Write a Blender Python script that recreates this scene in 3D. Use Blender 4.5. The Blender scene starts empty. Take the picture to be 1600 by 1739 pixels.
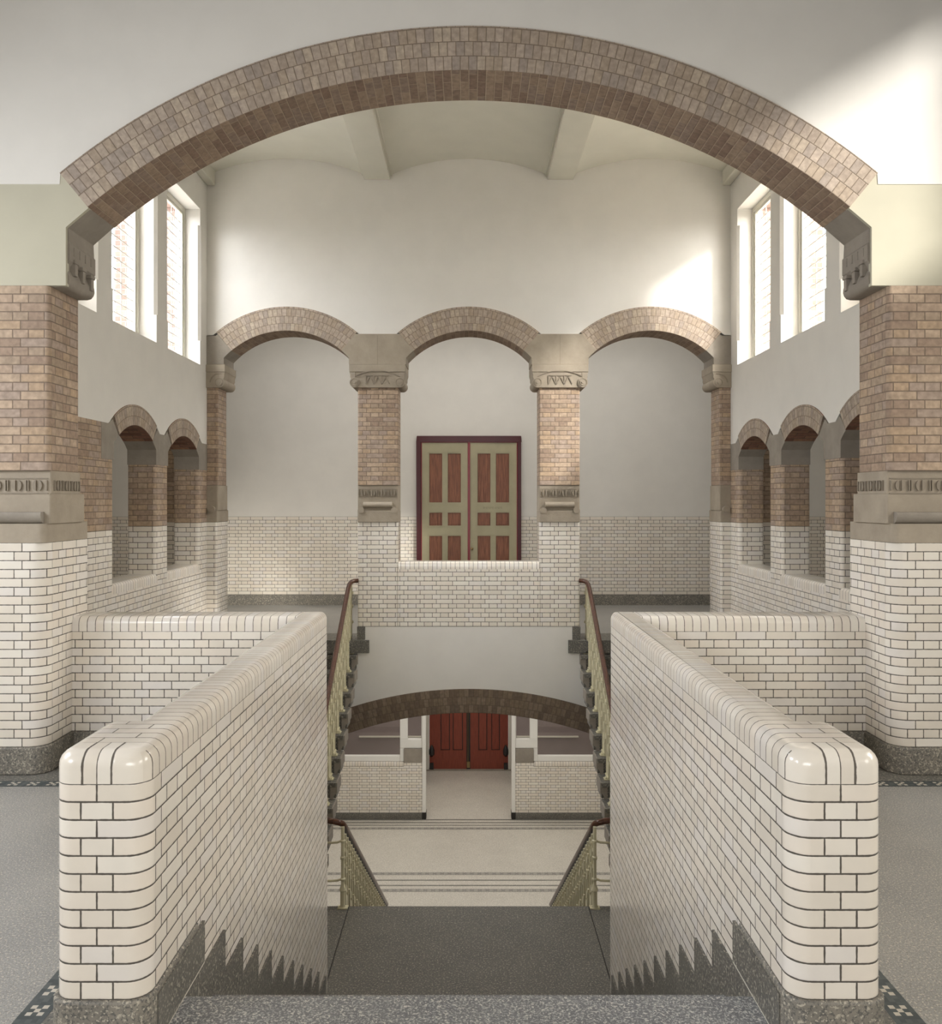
import bpy, bmesh, math, random
from math import sin, cos, pi, sqrt, atan2, asin, radians as R
from mathutils import Vector
random.seed(7)
SC = bpy.context.scene
COL = SC.collection

# ------------------------------------------------------------------ camera
EYE = 1.94
cam_d = bpy.data.cameras.new('camera'); cam = bpy.data.objects.new('camera', cam_d); COL.objects.link(cam)
cam.location = (0, 0, EYE); cam.rotation_euler = (pi/2, 0, 0)
cam_d.sensor_fit = 'HORIZONTAL'; cam_d.sensor_width = 36.0
cam_d.lens = 36.0*1440/1600
cam_d.shift_x = (800-796.2)/1600.0
cam_d.shift_y = -(869.5-850)/1600.0
cam_d.clip_start = 0.05; cam_d.clip_end = 200
SC.camera = cam
# ------------------------------------------------------------------ view / world
SC.view_settings.view_transform = 'Standard'; SC.view_settings.look = 'None'
SC.view_settings.gamma = 1.0; SC.view_settings.use_curve_mapping = False
SC.view_settings.exposure = 0.0
w = bpy.data.worlds.new('sky'); SC.world = w; w.use_nodes = True
bg = w.node_tree.nodes['Background']; bg.inputs[0].default_value = (0.93, 0.97, 1.0, 1); bg.inputs[1].default_value = 1.25

def srgb(r, g, b):
    f = lambda c: (c/255/12.92) if c/255 <= 0.04045 else ((c/255+0.055)/1.055)**2.4
    return (f(r), f(g), f(b), 1)

def area(name, loc, target, sx, sy, power, col=(1, 1, 1), spread=180):
    d = bpy.data.lights.new(name, 'AREA'); d.shape = 'RECTANGLE'; d.size = sx; d.size_y = sy
    d.energy = power; d.color = col; d.spread = R(spread)
    o = bpy.data.objects.new(name, d); COL.objects.link(o); o.location = loc
    o.rotation_euler = (Vector(target)-Vector(loc)).to_track_quat('-Z', 'Y').to_euler()
    return o
COOL = (0.91, 0.945, 1.0); WARM = (1.0, 0.95, 0.86); NEUT = (1.0, 0.982, 0.95)
# daylight falling through the clerestory windows of the stairwell
area('window_daylight', (-6.4, 8.0, 6.9), (-3.6, 9.6, 4.8), 3.2, 2.6, 640, COOL)
area('window_daylight', (-6.2, 10.7, 7.5), (-3.6, 8.3, 4.8), 2.6, 2.2, 1300, COOL)
area('window_daylight', (6.2, 10.7, 7.5), (3.6, 8.3, 4.8), 2.6, 2.2, 950, NEUT)
area('window_daylight', (6.4, 8.0, 6.9), (3.6, 9.6, 4.8), 3.2, 2.6, 700, NEUT)
# daylight fill for the camera's hall: area lights added before closed stretches of wall
for yc in (-1.0, 3.6):
    area('hall_fill_light', (-5.57, yc, 2.9), (0, yc+.9, 0.3), 2.2, 3.2, 240, COOL, 160)
    area('hall_fill_light', (5.57, yc, 2.9), (0, yc+.9, 0.3), 2.2, 3.2, 110, WARM, 125)
area('hall_fill_light', (0, -4.7, 2.4), (0, 9.5, 0.2), 6.0, 2.4, 72, NEUT, 75)
HW = (2.1, 3.95, 5.15, 6.9)      # high hall window (y0, y1, z0, z1)
# gallery, corridors, ground floor
area('gallery_fill', (0, 13.6, 5.3), (0, 14.2, 0), 8.0, 1.8, 105, NEUT)  # area fill added under the closed gallery ceiling
area('gallery_warm_fill', (-6.5, 13.4, .55), (-2.8, 15.74, .35), 1.0, .35, 17, WARM, 80)  # floating light added for the warm patch on the tiles, no lamp stands here
area('corridor_fill', (-6.9, 9.2, 2.2), (-3.6, 9.2, 1.6), 4.0, 1.6, 22, WARM)  # fill added inside the closed outer wall of each corridor
area('corridor_fill', (6.9, 9.2, 2.2), (3.6, 9.2, 1.6), 4.0, 1.6, 18, NEUT)
area('ground_hall_fill', (0, 15.4, -0.50), (0, 15.4, -5), 6.0, 5.0, 165, NEUT)  # overhead fills added below the ground floor ceiling, without fixtures
area('ground_hall_fill', (0, 20.3, -0.50), (0, 20.3, -5), 5.5, 1.6, 75, WARM)
sun_d = bpy.data.lights.new('sun', 'SUN'); sun_d.energy = 6.2; sun_d.angle = R(5.5); sun_d.color = (1, .97, .92)
sun = bpy.data.objects.new('sun', sun_d); COL.objects.link(sun)
SUN_DIR = Vector((-0.70, 0.66, -0.46))
sun.rotation_euler = SUN_DIR.to_track_quat('-Z', 'Y').to_euler()

# ------------------------------------------------------------------ helpers: nodes
def newmat(name):
    m = bpy.data.materials.new(name); m.use_nodes = True
    nt = m.node_tree; b = nt.nodes['Principled BSDF']
    return m, nt, b
class NT:
    def __init__(s, nt): s.nt = nt; s.L = nt.links
    def n(s, t, **k):
        x = s.nt.nodes.new(t)
        for a, v in k.items(): setattr(x, a, v)
        return x
    def put(s, sock, v):
        if hasattr(v, 'is_output') or isinstance(v, bpy.types.NodeSocket): s.L.new(v, sock)
        else: sock.default_value = v
    def m(s, op, a, b=None, c=None):
        x = s.n('ShaderNodeMath', operation=op); s.put(x.inputs[0], a)
        if b is not None: s.put(x.inputs[1], b)
        if c is not None: s.put(x.inputs[2], c)
        return x.outputs[0]
    def mr(s, v, a, b, c=0.0, d=1.0, t='SMOOTHSTEP'):
        x = s.n('ShaderNodeMapRange', interpolation_type=t); s.put(x.inputs[0], v)
        for i, q in enumerate((a, b, c, d)): x.inputs[i+1].default_value = q
        return x.outputs[0]
    def mix(s, f, a, b, bt='MIX'):
        x = s.n('ShaderNodeMix', data_type='RGBA', blend_type=bt)
        s.put(x.inputs[0], f); s.put(x.inputs[6], a); s.put(x.inputs[7], b); return x.outputs[2]
    def noise(s, vec, scale, detail=4, rough=.55):
        x = s.n('ShaderNodeTexNoise'); x.inputs['Scale'].default_value = scale
        x.inputs['Detail'].default_value = detail; x.inputs['Roughness'].default_value = rough
        s.L.new(vec, x.inputs['Vector']); return x.outputs[0]
    def ramp(s, v, stops, interp='LINEAR'):
        x = s.n('ShaderNodeValToRGB'); r = x.color_ramp; r.interpolation = interp
        while len(r.elements) > 1: r.elements.remove(r.elements[0])
        r.elements[0].position = stops[0][0]; r.elements[0].color = stops[0][1]
        for p, c in stops[1:]:
            e = r.elements.new(p); e.color = c
        s.put(x.inputs[0], v); return x.outputs[0]

def bond(name, c, we, wo, off, mw, cols, mortar, rough, bump=.35, coat=0.0, vary=.10, nscale=22, mr_rough=.9):
    """masonry in UV metres: rows of height c, joints mw wide, rows alternating widths we / wo"""
    m, nt, b = newmat(name); g = NT(nt)
    uv = g.n('ShaderNodeUVMap'); sp = g.n('ShaderNodeSeparateXYZ'); nt.links.new(uv.outputs[0], sp.inputs[0])
    u, v = sp.outputs[0], sp.outputs[1]
    q = g.m('DIVIDE', v, c); r = g.m('FLOOR', q); fv = g.m('MULTIPLY', g.m('SUBTRACT', q, r), c)
    par = g.m('FLOORED_MODULO', r, 2.0)
    ww = g.m('MULTIPLY_ADD', par, wo-we, we)
    uo = g.m('MULTIPLY_ADD', par, off, u)
    p = g.m('DIVIDE', uo, ww); k = g.m('FLOOR', p); fu = g.m('MULTIPLY', g.m('SUBTRACT', p, k), ww)
    d = g.m('MINIMUM', g.m('MINIMUM', fu, g.m('SUBTRACT', ww, fu)), g.m('MINIMUM', fv, g.m('SUBTRACT', c, fv)))
    tc = g.n('ShaderNodeTexCoord')
    wob = g.m('MULTIPLY', g.m('SUBTRACT', g.noise(tc.outputs['Object'], 40, 2), .5), mw*.5)
    d = g.m('ADD', d, wob)
    mask = g.mr(d, mw*.38, mw*.62)
    cv = g.n('ShaderNodeCombineXYZ'); nt.links.new(k, cv.inputs[0]); nt.links.new(r, cv.inputs[1]); cv.inputs[2].default_value = 3.7
    wn = g.n('ShaderNodeTexWhiteNoise', noise_dimensions='3D'); nt.links.new(cv.outputs[0], wn.inputs[0])
    n = len(cols)
    base = g.ramp(wn.outputs[0], [(i/n, cc) for i, cc in enumerate(cols)], 'CONSTANT')
    nz = g.noise(tc.outputs['Object'], nscale, 5)
    base = g.mix(vary*4, base, g.mix(1.0, base, g.ramp(nz, [(.3, (.55, .55, .55, 1)), (.7, (1.25, 1.25, 1.25, 1))]), 'MULTIPLY'))
    colr = g.mix(mask, mortar, base)
    nt.links.new(colr, b.inputs['Base Color'])
    nt.links.new(g.m('MULTIPLY_ADD', mask, rough-mr_rough, mr_rough), b.inputs['Roughness'])
    if coat: b.inputs['Coat Weight'].default_value = coat; b.inputs['Coat Roughness'].default_value = .06
    h = g.mr(d, 0.0, mw*1.15)
    h2 = g.m('MULTIPLY_ADD', nz, .12 if not coat else .02, h)
    bp = g.n('ShaderNodeBump'); bp.inputs['Strength'].default_value = bump; bp.inputs['Distance'].default_value = .006
    nt.links.new(h2, bp.inputs['Height']); nt.links.new(bp.outputs[0], b.inputs['Normal'])
    return m

def stone(name, c1, c2, scale=5, rough=.75, bump=.15, speck=None, sscale=120):
    m, nt, b = newmat(name); g = NT(nt); tc = g.n('ShaderNodeTexCoord'); o = tc.outputs['Object']
    a = g.noise(o, scale, 8, .65)
    col = g.ramp(a, [(.3, c1), (.7, c2)])
    if speck:
        f = g.noise(o, sscale, 3, .7)
        col = g.mix(g.mr(f, .50, .60), col, speck[0])
        f2 = g.noise(o, sscale*.8, 2, .6)
        col = g.mix(g.mr(f2, .57, .63), col, speck[1])
    nt.links.new(col, b.inputs['Base Color']); b.inputs['Roughness'].default_value = rough
    if bump:
        bp = g.n('ShaderNodeBump'); bp.inputs['Strength'].default_value = bump; bp.inputs['Distance'].default_value = .01
        nt.links.new(g.noise(o, scale*14, 4), bp.inputs['Height']); nt.links.new(bp.outputs[0], b.inputs['Normal'])
    return m

def plain(name, col, rough=.6, metal=0, bump=0, scale=30, vary=.06):
    m, nt, b = newmat(name); g = NT(nt); tc = g.n('ShaderNodeTexCoord'); o = tc.outputs['Object']
    a = g.noise(o, 3.0, 6)
    lo = tuple(x*(1-vary) for x in col[:3])+(1,); hi = tuple(min(1, x*(1+vary)) for x in col[:3])+(1,)
    nt.links.new(g.ramp(a, [(.35, lo), (.65, hi)]), b.inputs['Base Color'])
    b.inputs['Roughness'].default_value = rough; b.inputs['Metallic'].default_value = metal
    if bump:
        bp = g.n('ShaderNodeBump'); bp.inputs['Strength'].default_value = bump; bp.inputs['Distance'].default_value = .01
        nt.links.new(g.noise(o, scale, 5), bp.inputs['Height']); nt.links.new(bp.outputs[0], b.inputs['Normal'])
    return m

def wood(name, c1, c2, rough=.4, sc=(18, 18, 1.2)):
    m, nt, b = newmat(name); g = NT(nt); tc = g.n('ShaderNodeTexCoord')
    mp = g.n('ShaderNodeMapping'); mp.inputs['Scale'].default_value = sc; nt.links.new(tc.outputs['Object'], mp.inputs[0])
    a = g.noise(mp.outputs[0], 3.0, 6, .65)
    nt.links.new(g.ramp(a, [(.3, c1), (.7, c2)]), b.inputs['Base Color']); b.inputs['Roughness'].default_value = rough
    return m

def mosaic(name, d0, d1, li):
    """dark field with five-square quincunx motifs, UV in cells: v 0..5 across, u along"""
    m, nt, b = newmat(name); g = NT(nt)
    uv = g.n('ShaderNodeUVMap'); sp = g.n('ShaderNodeSeparateXYZ'); nt.links.new(uv.outputs[0], sp.inputs[0])
    u, v = sp.outputs[0], sp.outputs[1]
    iu = g.m('FLOORED_MODULO', g.m('FLOOR', u), 6.0); iv = g.m('FLOOR', v)
    a = g.m('ABSOLUTE', g.m('SUBTRACT', iu, 2.0)); c = g.m('ABSOLUTE', g.m('SUBTRACT', iv, 2.0))
    same = g.m('COMPARE', a, c, .1); small = g.m('LESS_THAN', a, 1.5)
    lt = g.m('MULTIPLY', same, small)
    cv = g.n('ShaderNodeCombineXYZ'); nt.links.new(g.m('FLOOR', u), cv.inputs[0]); nt.links.new(iv, cv.inputs[1])
    wn = g.n('ShaderNodeTexWhiteNoise', noise_dimensions='2D'); nt.links.new(cv.outputs[0], wn.inputs[0])
    dark = g.ramp(wn.outputs[0], [(0, d0), (1, d1)])
    nt.links.new(g.mix(lt, dark, li), b.inputs['Base Color']); b.inputs['Roughness'].default_value = .45
    return m

# ------------------------------------------------------------------ materials
CB = 1.445/23; ST = 0.2250; HD = 0.1125
CREAM = [srgb(232, 224, 211), srgb(229, 220, 206), srgb(234, 227, 215), srgb(226, 217, 203), srgb(231, 221, 207), srgb(229, 222, 213)]
M_TILE = bond('glazed_white_brick', CB, ST, HD, .056, .0065, CREAM, srgb(84, 78, 70), .22, .28, .25, .02, 9, .85)
M_CAP = bond('glazed_white_rowlock', CB, 40.0, 40.0, 0, .0050, CREAM, srgb(94, 87, 78), .20, .22, .3, .02, 9, .85)
BR = [srgb(172, 150, 129), srgb(162, 140, 120), srgb(180, 158, 135), srgb(166, 147, 131), srgb(156, 134, 115), srgb(176, 152, 126), srgb(165, 145, 124)]
M_BRICK = bond('buff_brick', CB, ST, HD, .056, .0070, BR, srgb(120, 104, 90), .8, .5, 0, .14, 26)
BRP = [srgb(172, 156, 139), srgb(164, 148, 132), srgb(180, 164, 145), srgb(160, 146, 133), srgb(176, 160, 144), srgb(168, 151, 132)]
M_VOUS = bond('buff_brick_voussoirs', .102, .061, .061, .03, .0055, BRP, srgb(128, 113, 97), .8, .5, 0, .14, 26)
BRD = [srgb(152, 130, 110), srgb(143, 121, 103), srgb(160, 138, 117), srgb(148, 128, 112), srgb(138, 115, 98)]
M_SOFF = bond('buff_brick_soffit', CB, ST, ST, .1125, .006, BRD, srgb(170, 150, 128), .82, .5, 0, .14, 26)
BRDK = [srgb(126, 108, 88), srgb(118, 100, 82), srgb(132, 114, 96), srgb(112, 96, 80)]
M_VOUSD = bond('dark_brick_voussoirs', .11, .066, .066, .03, .006, BRDK, srgb(96, 84, 70), .8, .5, 0, .14, 26)
M_REDSOFF = bond('red_brown_brick_soffit', CB, ST, ST, .1125, .007, [srgb(136, 98, 80), srgb(120, 84, 68), srgb(146, 108, 86)], srgb(100, 84, 72), .85, .5, 0, .14, 26)
M_EXT = bond('outside_brick', CB, ST, HD, .056, .008, [srgb(146, 118, 108), srgb(134, 106, 96), srgb(156, 128, 118)], srgb(160, 154, 148), .9, .4)
M_STONE = stone('sandstone', srgb(150, 139, 123), srgb(170, 158, 140), 4, .85, .2)
M_CARVE = stone('darkened_carved_stone', srgb(132, 122, 108), srgb(150, 139, 123), 5, .85, .2)  # darker than the sandstone so carving reads; recess shade put into the colour
M_STONED = stone('grey_sandstone', srgb(134, 126, 116), srgb(156, 147, 134), 4, .85, .2)
M_PLAST = plain('white_plaster', srgb(224, 220, 212), .9, 0, .05, 9, .02)
M_PLASTG = plain('greenish_plaster', srgb(188, 183, 163), .9, 0, .05, 9, .03)
M_PLASTC = plain('ceiling_plaster', srgb(206, 202, 188), .9, 0, .04, 9, .02)
M_GRAN = stone('dark_granite', srgb(84, 82, 78), srgb(104, 101, 95), 3, .45, .08, (srgb(118, 114, 104), srgb(158, 152, 138)), 80)
M_GRANL = stone('speckled_granite', srgb(104, 104, 106), srgb(128, 128, 128), 3, .5, .1, (srgb(172, 171, 168), srgb(204, 201, 193)), 110)
M_PLINTH = stone('granite_plinth', srgb(112, 108, 100), srgb(140, 134, 122), 5, .6, .15, (srgb(92, 90, 86), srgb(176, 168, 152)), 90)
M_TERR = stone('terrazzo', srgb(150, 149, 147), srgb(170, 168, 163), 2, .42, .03, (srgb(136, 133, 126), srgb(204, 198, 184)), 130)
M_TERRL = stone('pale_terrazzo', srgb(196, 190, 178), srgb(210, 204, 192), 2, .42, .02, (srgb(176, 170, 160), srgb(222, 216, 204)), 60)
M_FLBORD = stone('grey_terrazzo_border', srgb(112, 110, 104), srgb(132, 128, 120), 3, .45, .03, (srgb(90, 90, 88), srgb(170, 164, 150)), 75)
M_MOS = mosaic('mosaic_border', srgb(66, 74, 76), srgb(92, 98, 98), srgb(205, 198, 184))
M_MOS2 = mosaic('pale_mosaic_border', srgb(150, 146, 138), srgb(166, 161, 152), srgb(112, 110, 106))
M_CAPB = bond('glazed_white_flat_bricks', CB, ST, ST, .1125, .0050, CREAM, srgb(94, 87, 78), .20, .22, .3, .02, 9, .85)
M_OLIVE = plain('olive_paint', srgb(164, 156, 126), .4, 0, 0, 30, .06)
M_MAROON = plain('maroon_paint', srgb(74, 24, 30), .35)
M_RED = plain('red_bead_paint', srgb(128, 36, 44), .35)
M_OAK = wood('oak_panel', srgb(92, 52, 36), srgb(150, 96, 68), .45)
M_REDW = wood('red_mahogany', srgb(112, 50, 36), srgb(142, 68, 48), .5)
M_CEILDK = wood('dark_hall_ceiling', srgb(96, 78, 62), srgb(120, 98, 78), .7)  # unseen hall ceiling, darkened to cut light bouncing onto the front wall
M_RAIL = wood('handrail_wood', srgb(58, 36, 25), srgb(98, 60, 40), .3)
M_IRON = plain('cream_painted_iron', srgb(206, 198, 166), .45, 0, 0, 30, .05)
M_WHITE = plain('white_paint', srgb(232, 229, 222), .4, 0, 0, 30, .02)
M_FRAME = plain('window_paint', srgb(214, 210, 196), .5, 0, 0, 30, .02)
M_BLACK = plain('dark_metal', srgb(40, 36, 34), .5)
M_LEAD = plain('lead_came', srgb(170, 166, 158), .6)
M_MAUVE = plain('mauve_wall', srgb(140, 126, 124), .8, 0, 0, 30, .05)
M_BRASS = plain('brass', srgb(150, 130, 92), .35, .8)
M_JOINT = plain('lime_joint', srgb(196, 190, 176), .9)
gm = bpy.data.materials.new('window_glass'); gm.use_nodes = True
_n = gm.node_tree.nodes; _n.clear()
_o = _n.new('ShaderNodeOutputMaterial'); _t = _n.new('ShaderNodeBsdfTransparent'); _g = _n.new('ShaderNodeBsdfGlossy'); _g.inputs['Roughness'].default_value = .03
_mx = _n.new('ShaderNodeMixShader'); _mx.inputs[0].default_value = .06; _t.inputs[0].default_value = (.98, .98, .98, 1)
for a, bb in ((_t.outputs[0], _mx.inputs[1]), (_g.outputs[0], _mx.inputs[2]), (_mx.outputs[0], _o.inputs[0])): gm.node_tree.links.new(a, bb)
M_GLASS = gm

# ------------------------------------------------------------------ helpers: objects
def tag(o, label=None, cat=None, group=None, kind=None):
    if label: o['label'] = label
    if cat: o['category'] = cat
    if group: o['group'] = group
    if kind: o['kind'] = kind
    return o
def thing(name, label, cat, loc, group=None):
    o = bpy.data.objects.new(name, None); COL.objects.link(o); o.location = loc
    o.empty_display_size = .2
    o['kind'] = 'thing'
    return tag(o, label, cat, group)

def boxuv(co, n):
    a = (abs(n[0]), abs(n[1]), abs(n[2]))
    if a[2] >= a[0] and a[2] >= a[1]: return (co[0], co[1])
    if a[0] > a[1]: return (co[1], co[2])
    return (co[0], co[2])

class MB:
    def __init__(s): s.f = []
    def face(s, pts, uvs=None, mi=0):
        s.f.append(([tuple(p) for p in pts], uvs, mi)); return s
    def box(s, x0, x1, y0, y1, z0, z1, mi=0):
        P = lambda i, j, k: ((x0, x1)[i], (y0, y1)[j], (z0, z1)[k])
        for q in (((0,0,0),(1,0,0),(1,0,1),(0,0,1)), ((1,1,0),(0,1,0),(0,1,1),(1,1,1)), ((0,1,0),(0,0,0),(0,0,1),(0,1,1)),
                  ((1,0,0),(1,1,0),(1,1,1),(1,0,1)), ((0,0,1),(1,0,1),(1,1,1),(0,1,1)), ((0,1,0),(1,1,0),(1,0,0),(0,0,0))):
            s.face([P(*t) for t in q], None, mi)
        return s
    def prism(s, poly, z0, z1, mi=0, bottom=True, top=True, u0=0.0, uf=None):
        """vertical prism over a plan polygon [(x,y)], sides unrolled by perimeter"""
        n = len(poly); u = u0
        for i in range(n):
            a, b = poly[i], poly[(i+1) % n]; l = math.hypot(b[0]-a[0], b[1]-a[1])
            ua, ub = (uf(u), uf(u+l)) if uf else (u, u+l)
            s.face([(a[0], a[1], z0), (b[0], b[1], z0), (b[0], b[1], z1), (a[0], a[1], z1)], [(ua, z0), (ub, z0), (ub, z1), (ua, z1)], mi)
            u += l
        if top: s.face([(p[0], p[1], z1) for p in poly], [tuple(p) for p in poly], mi)
        if bottom: s.face([(p[0], p[1], z0) for p in reversed(poly)], [tuple(p) for p in reversed(poly)], mi)
        return s
    def extr(s, poly, axis, a0, a1, mi=0, mside=None):
        """polygon in (x,z) extruded along y, or in (y,z) extruded along x"""
        mside = mi if mside is None else mside
        P = (lambda p, a: (p[0], a, p[1])) if axis == 'y' else (lambda p, a: (a, p[0], p[1]))
        n = len(poly); u = 0
        for i in range(n):
            a, b = poly[i], poly[(i+1) % n]; l = math.hypot(b[0]-a[0], b[1]-a[1])
            s.face([P(a, a0), P(b, a0), P(b, a1), P(a, a1)], [(a0, u), (a0, u+l), (a1, u+l), (a1, u)], mside); u += l
        s.face([P(p, a0) for p in poly], [tuple(p) for p in poly], mi)
        s.face([P(p, a1) for p in reversed(poly)], [tuple(p) for p in reversed(poly)], mi)
        return s
    def ring(s, c, zc, r0, r1, t0, t1, a0, a1, axis='y', n=48, mface=0, msoff=1, back=True):
        """arch ring, angle measured from the vertical"""
        P = (lambda h, z, a: (h, a, z)) if axis == 'y' else (lambda h, z, a: (a, h, z))
        T = [t0+(t1-t0)*i/n for i in range(n+1)]
        pt = lambda r, t: (c+r*sin(t), zc+r*cos(t))
        for i in range(n):
            p, q = T[i], T[i+1]; rm = (r0+r1)/2
            I0, I1, O0, O1 = pt(r0, p), pt(r0, q), pt(r1, p), pt(r1, q)
            uvf = [(p*rm, 0), (q*rm, 0), (q*rm, r1-r0), (p*rm, r1-r0)]
            s.face([P(*I0, a0), P(*I1, a0), P(*O1, a0), P(*O0, a0)], uvf, mface)
            if back: s.face([P(*I1, a1), P(*I0, a1), P(*O0, a1), P(*O1, a1)], [uvf[1], uvf[0], uvf[3], uvf[2]], mface)
            s.face([P(*I0, a1), P(*I1, a1), P(*I1, a0), P(*I0, a0)], [(a1, p*r0), (a1, q*r0), (a0, q*r0), (a0, p*r0)], msoff)
            s.face([P(*O0, a0), P(*O1, a0), P(*O1, a1), P(*O0, a1)], [(a0, p*r1), (a0, q*r1), (a1, q*r1), (a1, p*r1)], msoff)
        for t in (t0, t1):
            i, o = pt(r0, t), pt(r1, t)
            s.face([P(*i, a0), P(*o, a0), P(*o, a1), P(*i, a1)], None, mface)
        return s
    def tube(s, path, r, n=10, mi=0, sq=1.0):
        V = [Vector(p) for p in path]; rings = []; up = Vector((0, 0, 1)); acc = 0
        for i, p in enumerate(V):
            d = (V[min(i+1, len(V)-1)]-V[max(i-1, 0)]).normalized()
            ref = up if abs(d.z) < .95 else Vector((0, 1, 0))
            a = d.cross(ref).normalized(); b = a.cross(d).normalized()
            rr = r[i] if isinstance(r, (list, tuple)) else r
            rings.append([p+a*rr*cos(2*pi*k/n)+b*rr*sq*sin(2*pi*k/n) for k in range(n)])
        for i in range(len(rings)-1):
            for k in range(n):
                s.face([rings[i][k], rings[i][(k+1) % n], rings[i+1][(k+1) % n], rings[i+1][k]], None, mi)
        s.face(list(reversed(rings[0])), None, mi); s.face(rings[-1], None, mi)
        return s
    def lathe(s, cx, cy, prof, n=14, mi=0):
        for (r0, z0), (r1, z1) in zip(prof, prof[1:]):
            for k in range(n):
                a, b = 2*pi*k/n, 2*pi*(k+1)/n
                s.face([(cx+r0*cos(a), cy+r0*sin(a), z0), (cx+r0*cos(b), cy+r0*sin(b), z0), (cx+r1*cos(b), cy+r1*sin(b), z1), (cx+r1*cos(a), cy+r1*sin(a), z1)], None, mi)
        for (r, z), rev in ((prof[0], True), (prof[-1], False)):
            if r > 1e-4:
                q = [(cx+r*cos(2*pi*k/n), cy+r*sin(2*pi*k/n), z) for k in range(n)]
                s.face(q[::-1] if rev else q, None, mi)
        return s
    def build(s, name, mats, parent=None, uvf=None, bev=0, seg=2, smooth=35, cuts=(), voff=0.0, origin=None, matf=None):
        if not isinstance(mats, (list, tuple)): mats = [mats]
        off = Vector(parent['_w']) if parent is not None and '_w' in parent else Vector((0, 0, 0))
        if parent is not None:
            off = Vector((0, 0, 0)); p = parent
            while p is not None: off += Vector(p.location); p = p.parent
        bm = bmesh.new(); ul = bm.loops.layers.uv.new('UVMap')
        for pts, uvs, mi in s.f:
            vs = [bm.verts.new(p) for p in pts]
            try: f = bm.faces.new(vs)
            except ValueError: continue
            f.material_index = mi; f.normal_update(); nn = f.normal
            for i, l in enumerate(f.loops):
                t = uvs[i] if uvs else boxuv(pts[i], nn)
                l[ul].uv = (t[0], t[1]-voff)
        bmesh.ops.remove_doubles(bm, verts=bm.verts, dist=1e-5)
        bmesh.ops.dissolve_degenerate(bm, edges=bm.edges, dist=1e-6)
        for co, no in cuts:
            bmesh.ops.bisect_plane(bm, geom=bm.verts[:]+bm.edges[:]+bm.faces[:], plane_co=co, plane_no=no)
        bmesh.ops.recalc_face_normals(bm, faces=bm.faces)
        if uvf:
            for f in bm.faces:
                c = f.calc_center_median()
                for l in f.loops: l[ul].uv = uvf(l.vert.co, f.normal, c)
        if matf:
            for f in bm.faces: f.material_index = matf(f.normal, f.calc_center_median())
        o_loc = Vector(origin) if origin is not None else Vector((0, 0, 0))
        bmesh.ops.translate(bm, verts=bm.verts, vec=-(off+o_loc))
        me = bpy.data.meshes.new(name); bm.to_mesh(me); bm.free()
        for m in mats: me.materials.append(m)
        if smooth:
            for p in me.polygons: p.use_smooth = True
            me.set_sharp_from_angle(angle=R(smooth))
        o = bpy.data.objects.new(name, me); COL.objects.link(o); o.location = o_loc
        if parent is not None: o.parent = parent
        if bev:
            md = o.modifiers.new('bevel', 'BEVEL'); md.width = bev; md.segments = seg; md.limit_method = 'ANGLE'; md.angle_limit = R(40)
            md.harden_normals = True
        return o

def rpoly(pts, rad, n=7):
    """plan polygon with rounded corners; rad: list (0 = sharp)"""
    out = []; N = len(pts)
    for i in range(N):
        p = Vector(pts[i]); a = Vector(pts[i-1]); b = Vector(pts[(i+1) % N]); r = rad[i]
        if r <= 0: out.append(tuple(p)); continue
        d1 = (a-p).normalized(); d2 = (b-p).normalized()
        h = math.acos(max(-1, min(1, d1.dot(d2)))); t = r/math.tan(h/2)
        p1 = p+d1*t; p2 = p+d2*t; c = p+(d1+d2).normalized()*(r/sin(h/2))
        a1 = atan2(p1.y-c.y, p1.x-c.x); a2 = atan2(p2.y-c.y, p2.x-c.x); da = (a2-a1+pi) % (2*pi)-pi
        for k in range(n+1):
            t_ = a1+da*k/n; out.append((c.x+r*cos(t_), c.y+r*sin(t_)))
    return out
def inset(poly, d):
    N = len(poly); A = sum(poly[i][0]*poly[(i+1) % N][1]-poly[(i+1) % N][0]*poly[i][1] for i in range(N)); sg = 1 if A > 0 else -1
    out = []
    for i in range(N):
        p = Vector(poly[i]); e1 = (p-Vector(poly[i-1])).normalized(); e2 = (Vector(poly[(i+1) % N])-p).normalized()
        n1 = Vector((-e1.y, e1.x))*sg; n2 = Vector((-e2.y, e2.x))*sg; m = n1+n2
        k = max(.3, 1+n1.dot(n2))
        out.append(tuple(p+m*(d/k)))
    return out
def mx(poly, s):
    return [(p[0]*s, p[1]) for p in poly]
def cap_mb(poly, z0, z1, r):
    """coping with a bull-nosed top edge over a plan polygon"""
    mb = MB(); lev = [(z0, 0.0), (z1-r, 0.0)]
    for k in range(1, 6):
        a = pi/2*k/5; lev.append((z1-r+r*sin(a), r*(1-cos(a))))
    rings = [[(p[0], p[1], z) for p in inset(poly, d)] if d > 0 else [(p[0], p[1], z) for p in poly] for z, d in lev]
    N = len(poly)
    for A, B in zip(rings, rings[1:]):
        for i in range(N): mb.face([A[i], A[(i+1) % N], B[(i+1) % N], B[i]])
    mb.face(rings[-1]); mb.face(rings[0][::-1])
    return mb

ZP = 0.195      # top of the granite plinths
ZT = 1.64       # top of the glazed brick dado
SIDES = ((-1, 'left'), (1, 'right'))

# =================================================================== SETTING
XW = 3.63       # side walls of the stairwell
YA, YB = 6.03, 6.47     # great arch, front and back
YD, YE = 11.75, 12.20   # three-arched arcade
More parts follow.
